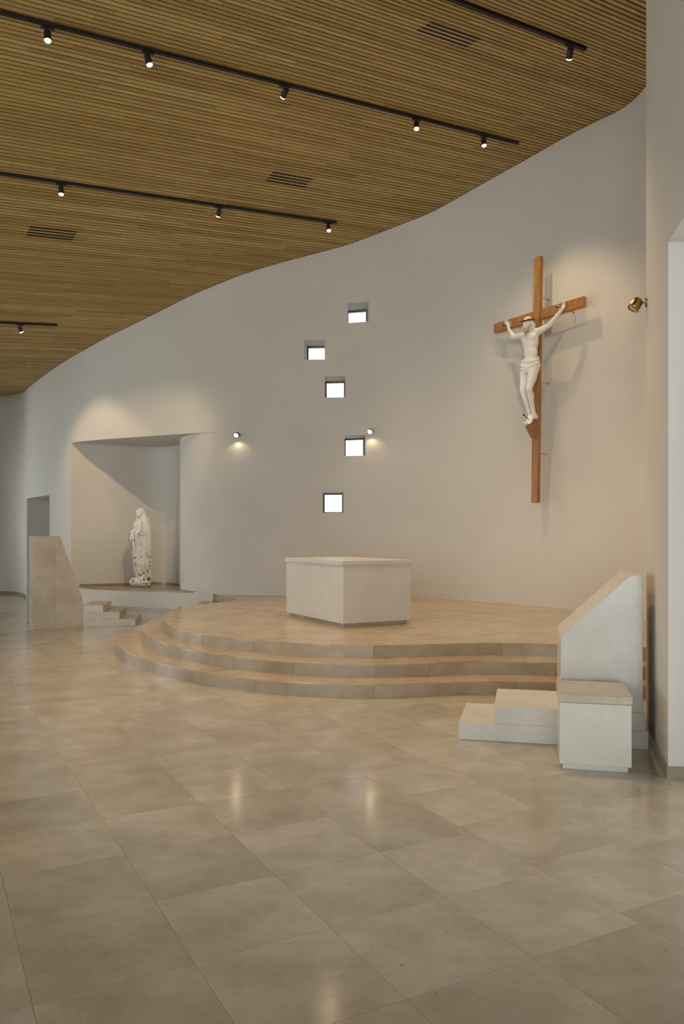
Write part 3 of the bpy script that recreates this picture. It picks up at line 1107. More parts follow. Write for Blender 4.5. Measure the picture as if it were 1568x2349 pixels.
def wall_back_part(p_from, p_to):
    """points of the altar wall between the ends of a step (right end back to left end)"""
    i0 = min(range(len(main_pl)), key=lambda i: (main_pl[i] - p_to).length)
    i1 = min(range(len(main_pl)), key=lambda i: (main_pl[i] - p_from).length)
    return [main_pl[i] for i in range(i1, i0 - 1, -1)]

P1_POLY = [tuple(p) for p in steps_pl[0]] + [tuple(p) for p in wall_back_part(steps_pl[0][-1], steps_pl[0][0])]

tile_mesh = None
tiles = []
T = 0.60
G1 = 0.001
def pix(x, y, z):
    return 784 + 1820 * x / max(y, .01), 1230 + 1820 * (EYE - z) / max(y, .01)
for ib in range(-26, 34):
    b0 = 2.155 + (ib - 3) * T
    offs = 0.12 if ib % 3 == 1 else (0.36 if ib % 5 == 2 else 0.0)
    if ib in (1, 2, 3): offs = 0.0
    if ib == 4: offs = -0.49
    for ia in range(-16, 48):
        a0 = 5.43 + (ia - 9) * T + offs
        q = [EA * a + EB * b for a, b in ((a0 + G1, b0 + G1), (a0 + G1, b0 + T - G1), (a0 + T - G1, b0 + T - G1), (a0 + T - G1, b0 + G1))]
        c = (q[0] + q[2]) / 2
        if c.x < X_LEFT - .5 or c.x > 5.2 or c.y < Y_REAR - .5 or c.y > 24.5:
            continue
        poly = [tuple(p) for p in q]
        if area2(poly) < 0: poly = poly[::-1]
        ins = [inside(p, ROOM) for p in poly]
        full = all(ins)
        if not any(ins) and not inside(c, ROOM):
            continue
        if all(inside(p, P1_POLY) for p in poly):
            continue
        if not full:
            poly = clip_convex(ROOM, poly)
            if len(poly) < 3 or abs(area2(poly)) < .003:
                continue
        # how large does it show
        sz = 0
        if c.y > 1.5:
            pp = [pix(p[0], p[1], 0) for p in poly]
            mx = sum(p[0] for p in pp) / len(pp); my = sum(p[1] for p in pp) / len(pp)
            if -250 < mx < 1820 and my < 2600:
                sz = abs(area2(pp))
        tiles.append((sz, full, c.copy(), poly))
tiles.sort(key=lambda x: -x[0])
shared = None
rest_v, rest_f = [], []
for k, (sz, full, c, poly) in enumerate(tiles):
    if k < 290 and sz > 0:
        if full:
            if shared is None:
                v, f = prism([(p[0] - c.x, p[1] - c.y) for p in poly], -.006, 0)
                shared = bpy.data.meshes.new('tile')
                shared.from_pydata(v, [], f); shared.materials.append(M_FLOOR)
            o = bpy.data.objects.new('tile', shared)
        else:
            v, f = prism([(p[0] - c.x, p[1] - c.y) for p in poly], -.006, 0)
            me = bpy.data.meshes.new('tile'); me.from_pydata(v, [], f); me.materials.append(M_FLOOR)
            o = bpy.data.objects.new('tile', me)
        o.location = (c.x, c.y, 0)
        link(o, floor)
    else:
        v, f = prism(poly, -.006, 0)
        b0 = len(rest_v)
        rest_v += v; rest_f += [[i + b0 for i in q] for q in f]
rest = mesh_obj('tile_field', rest_v, rest_f, M_FLOOR, floor)
rest['kind'] = 'stuff'
mesh_obj('alcove_slab', *prism([(p.x - .05, p.y) for p in mids] + [(XE, OPEN_Y[0]), (XE, OPEN_Y[1])], -.03, -.0015), M_FLOOR, floor)

# ================================================================== altar platform
plat = thing('altar_platform', (0.2, 12.0, 0), 'low curved altar platform of beige stone with three rounded steps', 'platform')
for lv, pl in enumerate(steps_pl):
    z1 = RISER * (lv + 1); z0 = RISER * lv
    # risers cut into slabs of about 1.3 m along the curve
    n_out = [-n for n in normals_out(pl)]
    acc = 0; start = 0; cuts = [0]
    for i in range(1, len(pl)):
        acc += (pl[i] - pl[i - 1]).length
        if acc > 1.25 + .25 * ((len(cuts) * 7 + lv * 3) % 4) / 3 and i < len(pl) - 4:
            cuts.append(i); acc = 0
    cuts.append(len(pl) - 1)
    for c0, c1 in zip(cuts[:-1], cuts[1:]):
        bm = bmesh.new()
        rows = []
        for i in range(c0, c1 + 1):
            p = pl[i]
            if i == c0 and c0 > 0: p = p + (pl[i + 1] - p).normalized() * .0015
            if i == c1 and c1 < len(pl) - 1: p = p - (p - pl[i - 1]).normalized() * .0015
            o1 = p; i1 = p - n_out[i] * .02
            zt = z1 - .02
            rows.append([bm.verts.new((o1.x - n_out[i].x * .004, o1.y - n_out[i].y * .004, z0)),
                         bm.verts.new((o1.x - n_out[i].x * .004, o1.y - n_out[i].y * .004, zt)),
                         bm.verts.new((i1.x, i1.y, zt)), bm.verts.new((i1.x, i1.y, z0))])
        for a, b in zip(rows[:-1], rows[1:]):
            for q in range(4):
                bm.faces.new([a[q], a[(q+1) % 4], b[(q+1) % 4], b[q]])
        bm.faces.new(rows[0]); bm.faces.new(rows[-1][::-1])
        bmesh.ops.recalc_face_normals(bm, faces=bm.faces[:])
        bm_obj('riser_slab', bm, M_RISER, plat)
    if lv < 2:
        # treads: curved slabs from the nose back to under the next riser
        nx = steps_pl[lv + 1]
        tc = [0]; acc = 0
        for i in range(1, len(pl)):
            acc += (pl[i] - pl[i - 1]).length
            if acc > 1.5 and i < len(pl) - 4:
                tc.append(i); acc = 0
        tc.append(len(pl) - 1)
        for c0, c1 in zip(tc[:-1], tc[1:]):
            f0 = c0 / (len(pl) - 1); f1 = c1 / (len(pl) - 1)
            # inner edge: foot points on the next step, moved a little under its riser
            def foot(p):
                return min(nx, key=lambda q: (q - p).length)
            def inner(i):
                p = pl[i]; q = foot(p)
                d = (q - p)
                return q + (d.normalized() * .02 if d.length > .05 else Vector((0, 0)))
            bm = bmesh.new()
            rows = []
            for i in range(c0, c1 + 1):
                p = pl[i]; q = inner(i)
                if i == c0 and c0 > 0:
                    sft = (pl[i+1] - pl[i]).normalized() * .001; p = p + sft; q = q + sft
                if i == c1 and c1 < len(pl) - 1:
                    sft = (pl[i-1] - pl[i]).normalized() * .001; p = p + sft; q = q + sft
                nb = p - n_out[i] * .004
                rows.append([bm.verts.new((p.x, p.y, z1 - .02)), bm.verts.new((p.x, p.y, z1 - .003)), bm.verts.new((nb.x, nb.y, z1)),
                             bm.verts.new((q.x, q.y, z1)), bm.verts.new((q.x, q.y, z1 - .02))])
            for a, b in zip(rows[:-1], rows[1:]):
                for q in range(5):
                    bm.faces.new([a[q], a[(q+1) % 5], b[(q+1) % 5], b[q]])
            bm.faces.new(rows[0]); bm.faces.new(rows[-1][::-1])
            bmesh.ops.recalc_face_normals(bm, faces=bm.faces[:])
            bm_obj('tread_slab', bm, M_PAVE, plat)
# top paving of the platform: slabs on the same diagonal grid, cut to its curved outline
P3 = [tuple(p) for p in steps_pl[2]] + [tuple(p) for p in wall_back_part(steps_pl[2][-1], steps_pl[2][0])]
if area2(P3) < 0: P3 = P3[::-1]
P3C = [tuple(p + n * .03) for p, n in zip(steps_pl[2], normals_out(steps_pl[2]))] + [tuple(p) for p in wall_back_part(steps_pl[2][-1], steps_pl[2][0])]
core = slab_from(P3C, RISER * 2 - .02, RISER * 3 - .021, 'core', M_GROUT, plat)
TP = 0.90
for ib in range(-14, 20):
    for ia in range(-2, 26):
        a0 = ia * TP + (TP / 2 if ib % 2 else 0); b0 = ib * TP * .66
        q = [EA * a + EB * b for a, b in ((a0 + .001, b0 + .001), (a0 + .001, b0 + TP*.66 - .001), (a0 + TP - .001, b0 + TP*.66 - .001), (a0 + TP - .001, b0 + .001))]
        poly = [tuple(p) for p in q]
        if area2(poly) < 0: poly = poly[::-1]
        c = (q[0] + q[2]) / 2
        if not (-4 < c.x < 6 and 8 < c.y < 18):
            continue
        if not all(inside(p, P3) for p in poly):
            poly = clip_convex(P3, poly)
        if len(poly) < 3 or abs(area2(poly)) < .004:
            continue
        slab_from(poly, RISER * 3 - .02, RISER * 3, 'paving_slab', M_PAVE, plat)

# ================================================================== altar
TOP = RISER * 3
AO = Vector((0.015, 10.805))
alt = thing('altar', (AO.x, AO.y, TOP), 'block altar of pale beige limestone standing on the curved platform', 'altar')
bevel_prism('plinth', rect(AO, EA, EB, .02, 1.80, .02, 1.03), TOP, TOP + .05, M_SKIRT, alt, .002)
bevel_prism('body', rect(AO, EA, EB, 0, 1.90, 0, 1.10), TOP + .05, TOP + .85, M_ALTAR, alt, .004)
bevel_prism('top_slab', rect(AO, EA, EB, -.022, 1.92, -.022, 1.12), TOP + .85, TOP + .909, M_ALTAR, alt, .004)

# ================================================================== left lectern (ambo) with its steps
BO = Vector((-5.57, 14.29))
amb = thing('lectern', (BO.x, BO.y, 0), 'tall beige stone lectern with a sloping right side in front of the niche', 'lectern')
def side_block(name, o, e1, e2, outline, d0, d1, mat, parent, b=.004):
    """block: outline in (along e1, z), extruded along e2 from d0 to d1"""
    n = len(outline)
    v = []
    for d in (d0, d1):
        for a, z in outline:
            p = o + e1 * a + e2 * d
            v.append((p.x, p.y, z))
    f = [list(range(n)), list(range(n, 2*n))[::-1]]
    for i in range(n):
        j = (i + 1) % n
        f.append([i, n + i, n + j, j])
    bm = bmesh.new()
    bv = [bm.verts.new(p) for p in v]
    for q in f: bm.faces.new([bv[i] for i in q])
    bmesh.ops.recalc_face_normals(bm, faces=bm.faces[:])
    if b: bmesh.ops.bevel(bm, geom=bm.edges[:], offset=b, segments=1, affect='EDGES', clamp_overlap=True)
    return bm_obj(name, bm, mat, parent)
def slope_z(a):                    # sloping flank of the lectern
    return 1.68 - (a - .475) * (1.68 - .52) / (.87 - .475)
side_block('plinth', BO, EB, EA, [(.004, 0), (.872, 0), (.872, .065), (.004, .065)], .004, .55, M_AMBO, amb, .002)
side_block('body_slab', BO, EB, EA, [(0, .065), (.395, .065), (.395, 1.655), (0, 1.655)], 0, .555, M_AMBO, amb, .0015)
side_block('body_slab', BO, EB, EA, [(.3965, .065), (.87, .065), (.87, .52), (.4837, 1.655), (.3965, 1.655)], 0, .555, M_AMBO, amb, .0015)
side_block('top_slab', BO, EB, EA, [(-.003, 1.655), (.4835, 1.655), (.475, 1.68), (-.003, 1.68)], -.003, .558, M_AMBO, amb, .002)
SO = Vector((-4.79, 14.685)); SE = Vector((.9905, .1376)); SN = Vector((-.1376, .9905))
for k, (w, z0, z1) in enumerate([(.94, 0, .137), (.655, .137, .27), (.36, .27, .40)]):
    side_block('step', SO, SE, SN, [(0.0, z0), (w, z0), (w, z1), (0.0, z1)], .012, 1.0, M_AMBO, amb, .003)

# ================================================================== right lectern with two steps
RO = Vector((0.966, 6.56)); R1 = Vector((.974, -.226)).normalized(); R2 = Vector((-R1.y, R1.x))
lec = thing('lectern', (RO.x, RO.y, 0), 'white stone lectern with sloping top and two steps beside the right wall', 'lectern')
side_block('lower_step', RO, R1, R2, [(0, 0), (1.475, 0), (1.475, .145), (0, .145)], 0, .77, M_WHITE, lec)
side_block('upper_step', RO, R1, R2, [(.283, .145), (1.455, .145), (1.455, .29), (.283, .29)], 0, .765, M_WHITE, lec)
side_block('body', RO, R1, R2, [(.812, .29), (1.435, .29), (1.435, 1.372), (1.343, 1.372), (.812, .872)], .003, .75, M_WHITE, lec)

# ================================================================== stone seat
TO = Vector((1.598 - .03, 5.747 - .025)); T1 = Vector((.974, -.228)).normalized(); T2 = Vector((-T1.y, T1.x))
seat = thing('stone_seat', (TO.x, TO.y, 0), 'cube-shaped white stone seat in front of the right lectern', 'seat')
side_block('plinth', TO, T1, T2, [(.022, 0), (.472, 0), (.472, .04), (.022, .04)], .025, .52, M_WHITE, seat, .002)
side_block('body', TO, T1, T2, [(0, .04), (.492, .04), (.492, .482), (0, .482)], 0, .54, M_WHITE, seat, .003)
side_block('seat_slab', TO, T1, T2, [(-.008, .484), (.497, .484), (.497, .545), (-.008, .545)], -.008, .56, M_AMBO, seat, .004)

# ================================================================== crucifix
TA = Vector((.555, -.832, 0)); NU = Vector((-.832, -.555, 0)); ZV = Vector((0, 0, 1))
def CX(t, n, z):
    return CROSS_O + TA * t + NU * n + ZV * z
cru = thing('crucifix', CX(0, -.28, 2.26), 'large wooden crucifix with white marble figure on the curved wall', 'crucifix')
def cbox(name, t0, t1, n0, n1, z0, z1, mat, parent, b=.006, lean=0.0):
    bm = bmesh.new()
    vs = []
    for z in (z0, z1):
        for t, n in ((t0, n0), (t1, n0), (t1, n1), (t0, n1)):
            vs.append(bm.verts.new(CX(t + lean * (z - 4.4), n, z)))
    for q in ([0, 1, 2, 3], [4, 7, 6, 5], [0, 4, 5, 1], [1, 5, 6, 2], [2, 6, 7, 3], [3, 7, 4, 0]):
        bm.faces.new([vs[i] for i in q])
    bmesh.ops.recalc_face_normals(bm, faces=bm.faces[:])
    if b: bmesh.ops.bevel(bm, geom=bm.edges[:], offset=b, segments=2, affect='EDGES')
    return bm_obj(name, bm, mat, parent)
cbox('upright_beam', -.085, .06, -.08, 0, 2.263, 6.527, M_WOOD, cru, lean=.016)
# the cross beam is halved into the upright: two arms
cbox('cross_beam', -1.045, -.075, -.085, -.012, 5.43, 5.60, M_WOOD, cru)
cbox('cross_beam', .085, 1.01, -.085, -.012, 5.43, 5.60, M_WOOD, cru)
# foot rest: sloping wooden block
bm = bmesh.new()
fb = [(-.07, 0.0, 3.72), (.08, 0.0, 3.72), (.08, .20, 3.575), (-.07, .20, 3.575),
      (-.07, 0.0, 3.40), (.08, 0.0, 3.40), (.08, .06, 3.385), (-.07, .06, 3.385)]
vs = [bm.verts.new(CX(*p)) for p in fb]
for q in ([0, 1, 2, 3], [4, 7, 6, 5], [0, 4, 5, 1], [3, 2, 6, 7], [1, 5, 6, 2], [0, 3, 7, 4]):
    bm.faces.new([vs[i] for i in q])
bmesh.ops.recalc_face_normals(bm, faces=bm.faces[:])
bmesh.ops.bevel(bm, geom=bm.edges[:], offset=.006, segments=2, affect='EDGES')
bm_obj('foot_rest', bm, M_WOOD, cru)
for (t, z) in ((.05, 5.82), (.03, 4.36), (-.02, 3.12), (.60, 5.47), (-.60, 5.47)):
    bm = bmesh.new()
    tube(bm, [CX(t, -.075, z), CX(t, -.275, z)], .009, 10)
    tube(bm, [CX(t, -.262, z), CX(t, -.278, z)], .022, 14)
    bm_obj('bracket', bm, M_STEEL, cru, True)

# figure: one continuous surface
bm = bmesh.new()
rotT = Matrix(((TA.x, NU.x, 0), (TA.y, NU.y, 0), (0, 0, 1)))   # local (t, n, z) -> world
def B_(a, ra, b, rb): bone(bm, CX(*a), ra, CX(*b), rb)
def E_(c, rt, rn, rz, rot=None):
    R = rotT if rot is None else rotT @ rot
    ellipsoid(bm, CX(*c), rt, rn, rz, R)
# torso
E_((0.0, .135, 5.03), .165, .105, .20)
E_((0.0, .155, 5.10), .150, .085, .12)
E_((0.005, .135, 4.84), .140, .092, .17)
E_((0.01, .145, 4.66), .148, .100, .14)
B_((-.12, .115, 5.15), .062, (.12, .115, 5.15), .062)
for sx in (-1, 1):
    E_((sx * .075, .200, 5.085), .085, .026, .055)          # chest
    E_((sx * .045, .205, 4.86), .035, .022, .10)           # belly
    B_((sx * .03, .135, 5.22), .05, (sx * .165, .115, 5.185), .060)
# neck and head bowed forward
B_((0, .13, 5.18), .055, (0.0, .175, 5.285), .052)
tilt = Matrix.Rotation(math.radians(22), 3, 'X')
E_((0.0, .200, 5.362), .072, .092, .098, tilt)
E_((0.0, .238, 5.300), .056, .052, .072, tilt)
B_((0, .292, 5.335), .010, (0, .305, 5.302), .014)          # nose
B_((-.034, .278, 5.350), .012, (.034, .278, 5.350), .012)   # brow
for sx in (-1, 1):
    E_((sx * .074, .195, 5.325), .012, .022, .032)          # ears
    E_((sx * .036, .270, 5.300), .018, .016, .016)          # cheekbones
B_((-.018, .285, 5.272), .009, (.018, .285, 5.272), .009)   # mouth
# arms
SH = {-1: (-.180, .115, 5.185), 1: (.180, .115, 5.185)}
EL = {-1: (-.395, .135, 5.200), 1: (.400, .125, 5.230)}
WR = {-1: (-.575, .075, 5.395), 1: (.600, .075, 5.425)}
for sx in (-1, 1):
    a, e_, w = SH[sx], EL[sx], WR[sx]
    B_(a, .064, e_, .044)
    m = tuple(a[i] * .55 + e_[i] * .45 for i in range(3))
    E_(m, .07, .048, .050)
    B_(e_, .044, w, .028)
    m = tuple(e_[i] * .68 + w[i] * .32 for i in range(3))
    B_(e_, .042, m, .043)
    # hand: palm and five bent fingers
    dx = .055 * sx
    pz = (w[0] + dx, .045, w[2] + .09)
    B_(w, .026, (w[0] + dx * .5, .058, w[2] + .045), .032)
    E_((w[0] + dx * .75, .05, w[2] + .07), .040, .018, .048, Matrix.Rotation(sx * math.radians(30), 3, 'Y'))
    for q in range(4):
        off = (q - 1.5) * .021
        L = (.066, .078, .074, .058)[q]
        k0 = (pz[0] + off * .87, .045, pz[2] + .012 - sx * off * .5)
        k1 = (k0[0] + sx * L * .28, .062, k0[2] + L * .52)
        k2 = (k1[0] + sx * L * .05, .088, k1[2] + L * .22)
        B_(k0, .0105, k1, .0098); B_(k1, .0098, k2, .008)
    k0 = (w[0] + dx * .2 - sx * .03, .055, w[2] + .055)
    k1 = (k0[0] - sx * .026, .068, k0[2] + .035); k2 = (k1[0] + sx * .0, .085, k1[2] + .032)
    B_(k0, .013, k1, .012); B_(k1, .012, k2, .009)
# legs
HP = {-1: (-.078, .150, 4.60), 1: (.105, .140, 4.60)}
KN = {-1: (-.060, .262, 4.195), 1: (.080, .258, 4.185)}
AN = {-1: (-.010, .150, 3.80), 1: (.075, .140, 3.80)}
for sx in (-1, 1):
    B_(HP[sx], .098, KN[sx], .056)
    m = tuple(HP[sx][i] * .62 + KN[sx][i] * .38 for i in range(3))
    E_((m[0], m[1] + .01, m[2]), .085, .088, .17)
    E_((KN[sx][0], KN[sx][1] + .022, KN[sx][2]), .045, .035, .048)
    B_(KN[sx], .054, AN[sx], .034)
    c = tuple(KN[sx][i] * .70 + AN[sx][i] * .30 for i in range(3))
    E_((c[0], c[1] - .022, c[2]), .050, .052, .12)
# feet, one over the other on the block
for sx, fx, zoff in ((-1, .0, .018), (1, .045, 0)):
    h = (AN[sx][0], .085, 3.735 + zoff)
    toe = (fx, .235, 3.625 + zoff)
    E_(h, .036, .045, .040)
    B_(AN[sx], .036, h, .038)
    B_((AN[sx][0], .125, 3.755 + zoff), .036, (toe[0], toe[1] - .03, toe[2] + .012), .027)
    E_((toe[0], toe[1] - .035, toe[2] + .01), .042, .045, .022, Matrix.Rotation(math.radians(-35), 3, 'X'))
    for q in range(5):
        off = (q - 2) * .017
        L = (.045, .040, .036, .030, .024)[q if sx < 0 else 4 - q]
        B_((toe[0] + off, toe[1] - .012, toe[2]), .0105, (toe[0] + off, toe[1] - .012 + L * .85, toe[2] - L * .55), .0095)
fig = remeshed('figure', bm, .0075, M_MARBLE, cru, 5, .5)
fig['label'] = 'white marble male figure with raised arms and bowed head'

# skull cap of hair, beard, crown of thorns
bm = bmesh.new()
ellipsoid(bm, CX(0, .185, 5.378), .080, .096, .092, rotT @ tilt)
hair = remeshed('hair', bm, .008, M_CAP, fig, 2)
hair['label'] = 'cream coloured top of the head'
rnd = random.Random(3)
bm = bmesh.new()
for q in range(26):
    a = (q / 25 - .5) * 2.4
    x = .062 * math.sin(a); n0 = .215 + .062 * math.cos(a)
    p0 = CX(x, n0, 5.275 - .01 * math.cos(a)); L = .055 + .055 * math.cos(a) * rnd.random() + .015
    p1 = CX(x * .9 + rnd.uniform(-.008, .008), n0 + .006, 5.275 - L * .55)
    p2 = CX(x * .7 + rnd.uniform(-.012, .012), n0 - .01, 5.275 - L)
    tube(bm, [p0, p1, p2], [.008, .010, .003], 6)
bm_obj('beard', bm, M_BEARD, fig, True)['label'] = 'ochre stained wavy beard'
bm = bmesh.new()
for sx in (-1, 1):
    for q in range(6):
        n0 = .13 + q * .014
        p = [CX(sx * .074, n0, 5.37), CX(sx * (.088 + .006 * (q % 2)), n0 - .006, 5.315), CX(sx * .084, n0 - .002, 5.26), CX(sx * .08, n0 + .004, 5.205 + .01 * (q % 3))]
        tube(bm, p, [.008, .011, .009, .003], 6)
bm_obj('hair_lock', bm, M_MARBLE, fig, True)
bm = bmesh.new()
for w_ in range(3):
    path = []
    for k in range(49):
        a = 2 * math.pi * k / 48
        rr = .098 + .007 * math.cos(6 * a + w_ * 2.1); zz = .010 * math.sin(6 * a + w_ * 2.1)
        path.append(CX(rr * math.sin(a) * .98, .198 + rr * 1.08 * math.cos(a), 5.395 + zz - .024 * math.cos(a)))
    tube(bm, path, .0065, 6, cap=False)
for k in range(22):
    a = 2 * math.pi * k / 22
    d = Vector((math.sin(a), math.cos(a), rnd.uniform(-.7, .9)))
    p0 = (.1 * d.x, .198 + .108 * d.y, 5.395 - .024 * math.cos(a))
    tube(bm, [CX(*p0), CX(p0[0] + d.x * .03, p0[1] + d.y * .03, p0[2] + d.z * .03)], [.004, .0008], 5)
bm_obj('thorn_crown', bm, M_THORN, fig, True)['label'] = 'dark crown of thorns'

# loin cloth: overlapping soft folds round the hips with a loose end at the left
bm = bmesh.new()
def hip_ring(z, rt, rn, r, sag, tiltz, a0=0, a1=2 * math.pi, wob=0.0):
    path, rad = [], []
    for k in range(41):
        a = a0 + (a1 - a0) * k / 40
        s_, c_ = math.sin(a), math.cos(a)
        path.append(CX(.012 + rt * s_, .148 + rn * c_, z - sag * max(c_, 0) ** 2 + tiltz * s_ + wob * math.sin(5 * a)))
        rad.append(r * (1 + .25 * math.sin(3 * a + z * 40)))
    tube(bm, path, rad, 8, cap=True)
hip_ring(4.735, .145, .105, .020, .010, .010)
hip_ring(4.705, .156, .115, .024, .025, -.012)
hip_ring(4.672, .164, .122, .024, .030, .014, wob=.004)
hip_ring(4.640, .170, .126, .024, .045, -.010)
hip_ring(4.608, .172, .126, .022, .060, .012, wob=.005)
hip_ring(4.585, .160, .118, .020, .085, .004)
E_((0.012, .148, 4.655), .166, .124, .095)
E_((0.014, .235, 4.545), .05, .045, .065)
for q in range(4):
    x0 = -.172 + q * .012
    tube(bm, [CX(x0, .15 + q * .02, 4.70), CX(x0 - .012, .16 + q * .02, 4.60), CX(x0 + .004, .15 + q * .02, 4.50), CX(x0, .16 + q * .02, 4.42 + .03 * q)], [.016, .02, .015, .006], 8)
remeshed('loincloth', bm, .0085, M_MARBLE, fig, 3)['label'] = 'folded white loincloth'
# nails
for (p, d) in (((-.60, .075, 5.45), (.0, 1, .0)), ((.625, .075, 5.48), (.0, 1, .0)), ((.02, .22, 3.70), (.06, .9, .45))):
    bm = bmesh.new()
    D_ = Vector(d).normalized()
    Ln = .10 if p[2] > 5 else .12
    a = CX(*p)
    b = CX(p[0] + D_.x * Ln, p[1] + D_.y * Ln, p[2] + D_.z * Ln)
    dd = (b - a).normalized()
    tube(bm, [a - dd * .08, b], [.005, .008], 8)
    tube(bm, [b, b + dd * .012], [.02, .017], 10)
    bm_obj('nail', bm, M_IRON, fig, True)

# ================================================================== marble statue in the niche
SX, SY, SZ = -4.76, 18.80, LEDGE
sta = thing('statue', (SX, SY, SZ), 'weathered white marble statue of a veiled woman standing on a rock in the niche', 'statue')
bm = bmesh.new()
prof = [(.17, .075, .185), (.25, .07, .185), (.40, .055, .200), (.60, .04, .215), (.82, .045, .208), (1.0, .055, .196), (1.15, .05, .20),
        (1.28, .06, .185), (1.42, .07, .165), (1.52, .075, .140), (1.60, .045, .10), (1.66, .03, .085)]
def pr(z):
    for (a, b) in zip(prof[:-1], prof[1:]):
        if a[0] <= z <= b[0]:
            q = (z - a[0]) / (b[0] - a[0]); q = q * q * (3 - 2 * q)
            return a[1] + (b[1] - a[1]) * q, a[2] + (b[2] - a[2]) * q
    return prof[-1][1:]
rings = []
NS = 96
for k in range(80):
    z = .17 + (1.66 - .17) * k / 79
    c, hw = pr(z)
    ring = []
    amp = .085 if z < 1.05 else .085 * max(0, 1 - (z - 1.05) / .25)
    for i in range(NS):
        a = 2 * math.pi * i / NS
        ph = 1.3 * math.sin(z * 2.6) + .5 * math.sin(z * 7.0)
        fold = amp * (math.cos(11 * a + 2.2 * ph) * .55 + math.cos(7 * a - 3.0 * ph + 1.0) * .5 + .25 * math.cos(19 * a + ph * 4))
        r = 1 + fold
        ring.append(bm.verts.new((SX + c + hw * r * math.sin(a), SY - hw * .82 * r * math.cos(a), SZ + z)))
    rings.append(ring)
for a, b in zip(rings[:-1], rings[1:]):
    for i in range(NS):
        bm.faces.new([a[i], a[(i+1) % NS], b[(i+1) % NS], b[i]])
bm.faces.new(rings[0][::-1]); bm.faces.new(rings[-1])
def S(x, y, z): return Vector((SX + x, SY + y, SZ + z))
# head inclined to the left under a veil
tl = Matrix.Rotation(math.radians(-12), 3, 'Y')
ellipsoid(bm, S(-.028, -.062, 1.728), .076, .088, .108, tl)
bone(bm, S(.02, -.01, 1.56), .062, S(-.005, -.03, 1.66), .055)
bone(bm, S(-.055, -.146, 1.735), .008, S(-.060, -.158, 1.708), .012)
bone(bm, S(-.07, -.128, 1.758), .009, S(-.01, -.138, 1.758), .009)
ellipsoid(bm, S(-.042, -.128, 1.672), .030, .026, .024)
ellipsoid(bm, S(.004, -.005, 1.755), .098, .105, .115, tl)          # veil over the crown
bone(bm, S(.015, .01, 1.755), .100, S(.06, .03, 1.60), .112)
bone(bm, S(.06, .03, 1.60), .112, S(.09, .04, 1.36), .140)
bone(bm, S(.085, -.04, 1.72), .022, S(.135, -.07, 1.52), .045)
bone(bm, S(-.085, -.03, 1.71), .018, S(-.06, -.03, 1.56), .050)
# her left shoulder and arm, the right forearm under the child
bone(bm, S(.15, -.02, 1.56), .052, S(.165, -.05, 1.30), .052)
bone(bm, S(.165, -.05, 1.30), .055, S(.07, -.17, 1.235), .042)
bone(bm, S(.07, -.17, 1.235), .042, S(-.13, -.17, 1.26), .045)
ellipsoid(bm, S(-.15, -.14, 1.20), .075, .075, .135, Matrix.Rotation(math.radians(14), 3, 'Y'))
# child: torso, legs, arm
ellipsoid(bm, S(-.035, -.17, 1.43), .088, .07, .125, Matrix.Rotation(math.radians(10), 3, 'Y'))
ellipsoid(bm, S(.015, -.18, 1.365), .07, .065, .08)
bone(bm, S(-.08, -.18, 1.34), .055, S(-.15, -.21, 1.29), .045)
bone(bm, S(-.15, -.21, 1.29), .044, S(-.12, -.21, 1.12), .030)
bone(bm, S(.03, -.20, 1.33), .052, S(-.03, -.25, 1.26), .043)
bone(bm, S(-.03, -.25, 1.26), .042, S(-.05, -.23, 1.10), .028)
bone(bm, S(.03, -.19, 1.52), .032, S(.055, -.22, 1.40), .027)
bone(bm, S(-.08, -.18, 1.52), .030, S(-.115, -.21, 1.41), .026)
# deep hanging folds
for q, (x0, x1, z0, z1, r) in enumerate([(-.10, -.085, 1.23, .98, .020), (-.055, -.06, 1.22, .93, .022), (-.015, -.02, 1.22, .95, .02), (.03, .045, 1.22, .92, .022),
                                        (.075, .12, 1.22, .85, .022), (.12, .17, 1.20, .78, .02), (-.17, -.11, 1.15, .85, .026), (-.13, -.15, .95, .70, .022),
                                        (-.10, -.14, .78, .45, .022), (-.03, -.08, .80, .40, .02), (.05, .02, .75, .22, .02), (.11, .10, .70, .22, .02), (.17, .19, .66, .22, .02), (-.03, -.05, .45, .22, .022)]):
    yy0 = -.125; yy1 = -.165
    tube(bm, [S(x0, yy0, z0 + .05), S((x0 * 2 + x1) / 3 + .006, yy1, z0 * .67 + z1 * .33), S((x0 + 2 * x1) / 3 + .006, yy1 - .004, z0 * .33 + z1 * .67), S(x1, yy0, z1 - .06)], [r * .5, r, r, r * .4], 8)
sfig = remeshed('figure', bm, .0085, M_STATUE, sta, 3, .5)
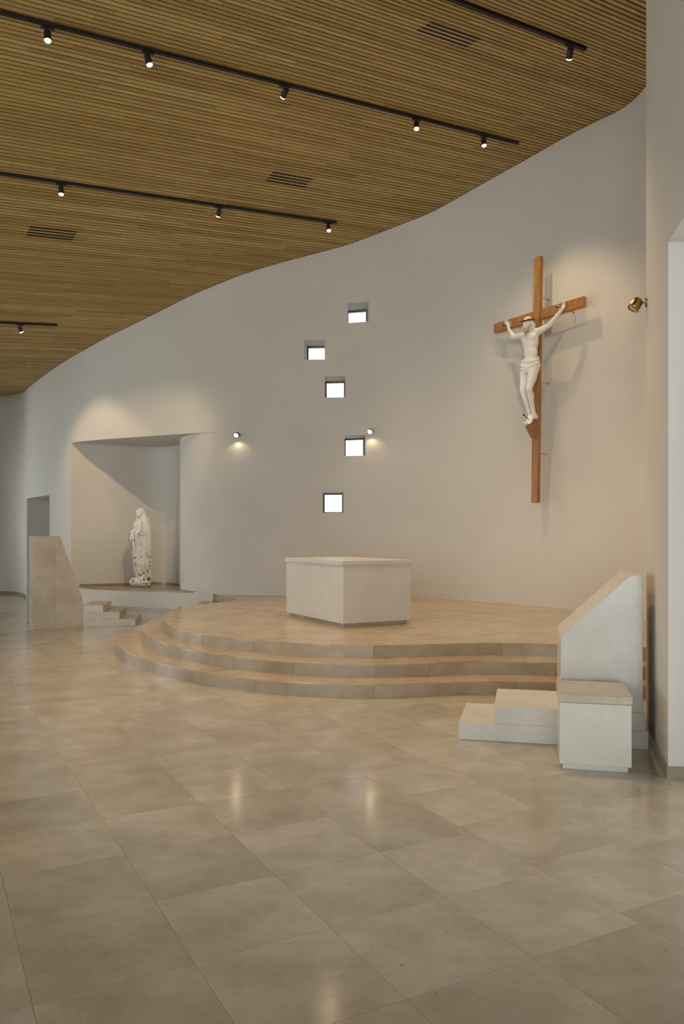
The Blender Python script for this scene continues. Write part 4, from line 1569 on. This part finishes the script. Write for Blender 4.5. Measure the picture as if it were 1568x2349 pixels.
# rocky base
bm = bmesh.new()
bmesh.ops.create_icosphere(bm, subdivisions=5, radius=1.0)
from mathutils import noise as mnoise
for v in bm.verts:
    p = v.co.copy()
    q = Vector((p.x, p.y, max(-.78, min(.72, p.z))))
    d = mnoise.fractal(p * 2.2 + Vector((3, 1, 7)), 1.0, 2.0, 4) * .22 + mnoise.noise(p * 6) * .06
    q = q * (1 + d)
    q.z = max(q.z, -.72)
    v.co = Vector((SX - .008 + q.x * .262, SY + q.y * .215, SZ + .002 + (q.z + .72) * .135))
bm_obj('rock_base', bm, M_STATUE, sta, True)

# ================================================================== brass wall lamps
def wall_lamp(wall_pt, nrm_in, z, aim, label, lit, watts):
    """round plate, short arm and a bell-shaped brass shade"""
    P = Vector((wall_pt[0], wall_pt[1], z)); n = Vector((nrm_in[0], nrm_in[1], 0)).normalized()
    e = thing('wall_lamp', P, label, 'wall lamp', 'brass wall lamps')
    bm = bmesh.new(); tube(bm, [P - n * .002, P + n * .014], .038, 24); bm_obj('wall_plate', bm, M_BRASS, e)
    bm = bmesh.new(); tube(bm, [P + n * .012, P + n * .05], .008, 10); bm_obj('arm', bm, M_BRASS, e)
    c = P + n * .085
    d = Vector(aim).normalized()
    bm = bmesh.new()
    pr_ = [(-.052, .006), (-.050, .018), (-.042, .032), (-.028, .042), (-.005, .047), (.03, .049), (.062, .050), (.062, .047), (.03, .045), (-.004, .042), (-.03, .03)]
    lathe(bm, c, d, pr_, 28)
    bm_obj('shade', bm, M_BRASS, e, True)
    bm = bmesh.new()
    lathe(bm, c, d, [(.035, .0445), (.048, .0445), (.056, .036), (.060, .018)], 24, True, True)
    bm_obj('bulb', bm, M_LENS if lit else M_LENS_OFF, e)
    if watts > 0:
        add_spot(e, c + Vector((0, 0, -.06)) + d * .03, (d.x * .25, d.y * .25, -1), watts, 150, .5, (1.0, .78, .48), .02)
    return e
def wall_at(xpl):
    for i in range(len(main_pl) - 1):
        a, b = main_pl[i], main_pl[i + 1]
        if a.y > 12 and a.x <= xpl <= b.x:
            q = (xpl - a.x) / (b.x - a.x)
            return a + (b - a) * q, -main_n[i]
for xq, zz, lab in ((-2.19, 3.82, 'small lit wall lamp between the niche and the small windows'), (0.61, 3.84, 'small lit wall lamp right beside a small square window')):
    p, n = wall_at(xq)
    wall_lamp(p, n, zz, (n.x + .10, n.y, -.55), lab, True, 4)
pR = Vector((2.635, 6.86))
wall_lamp(pR, (-.962, .274), 3.70, (-.48, .05, -.80), 'brass wall lamp with bell shade on the right wall edge', False, 0)
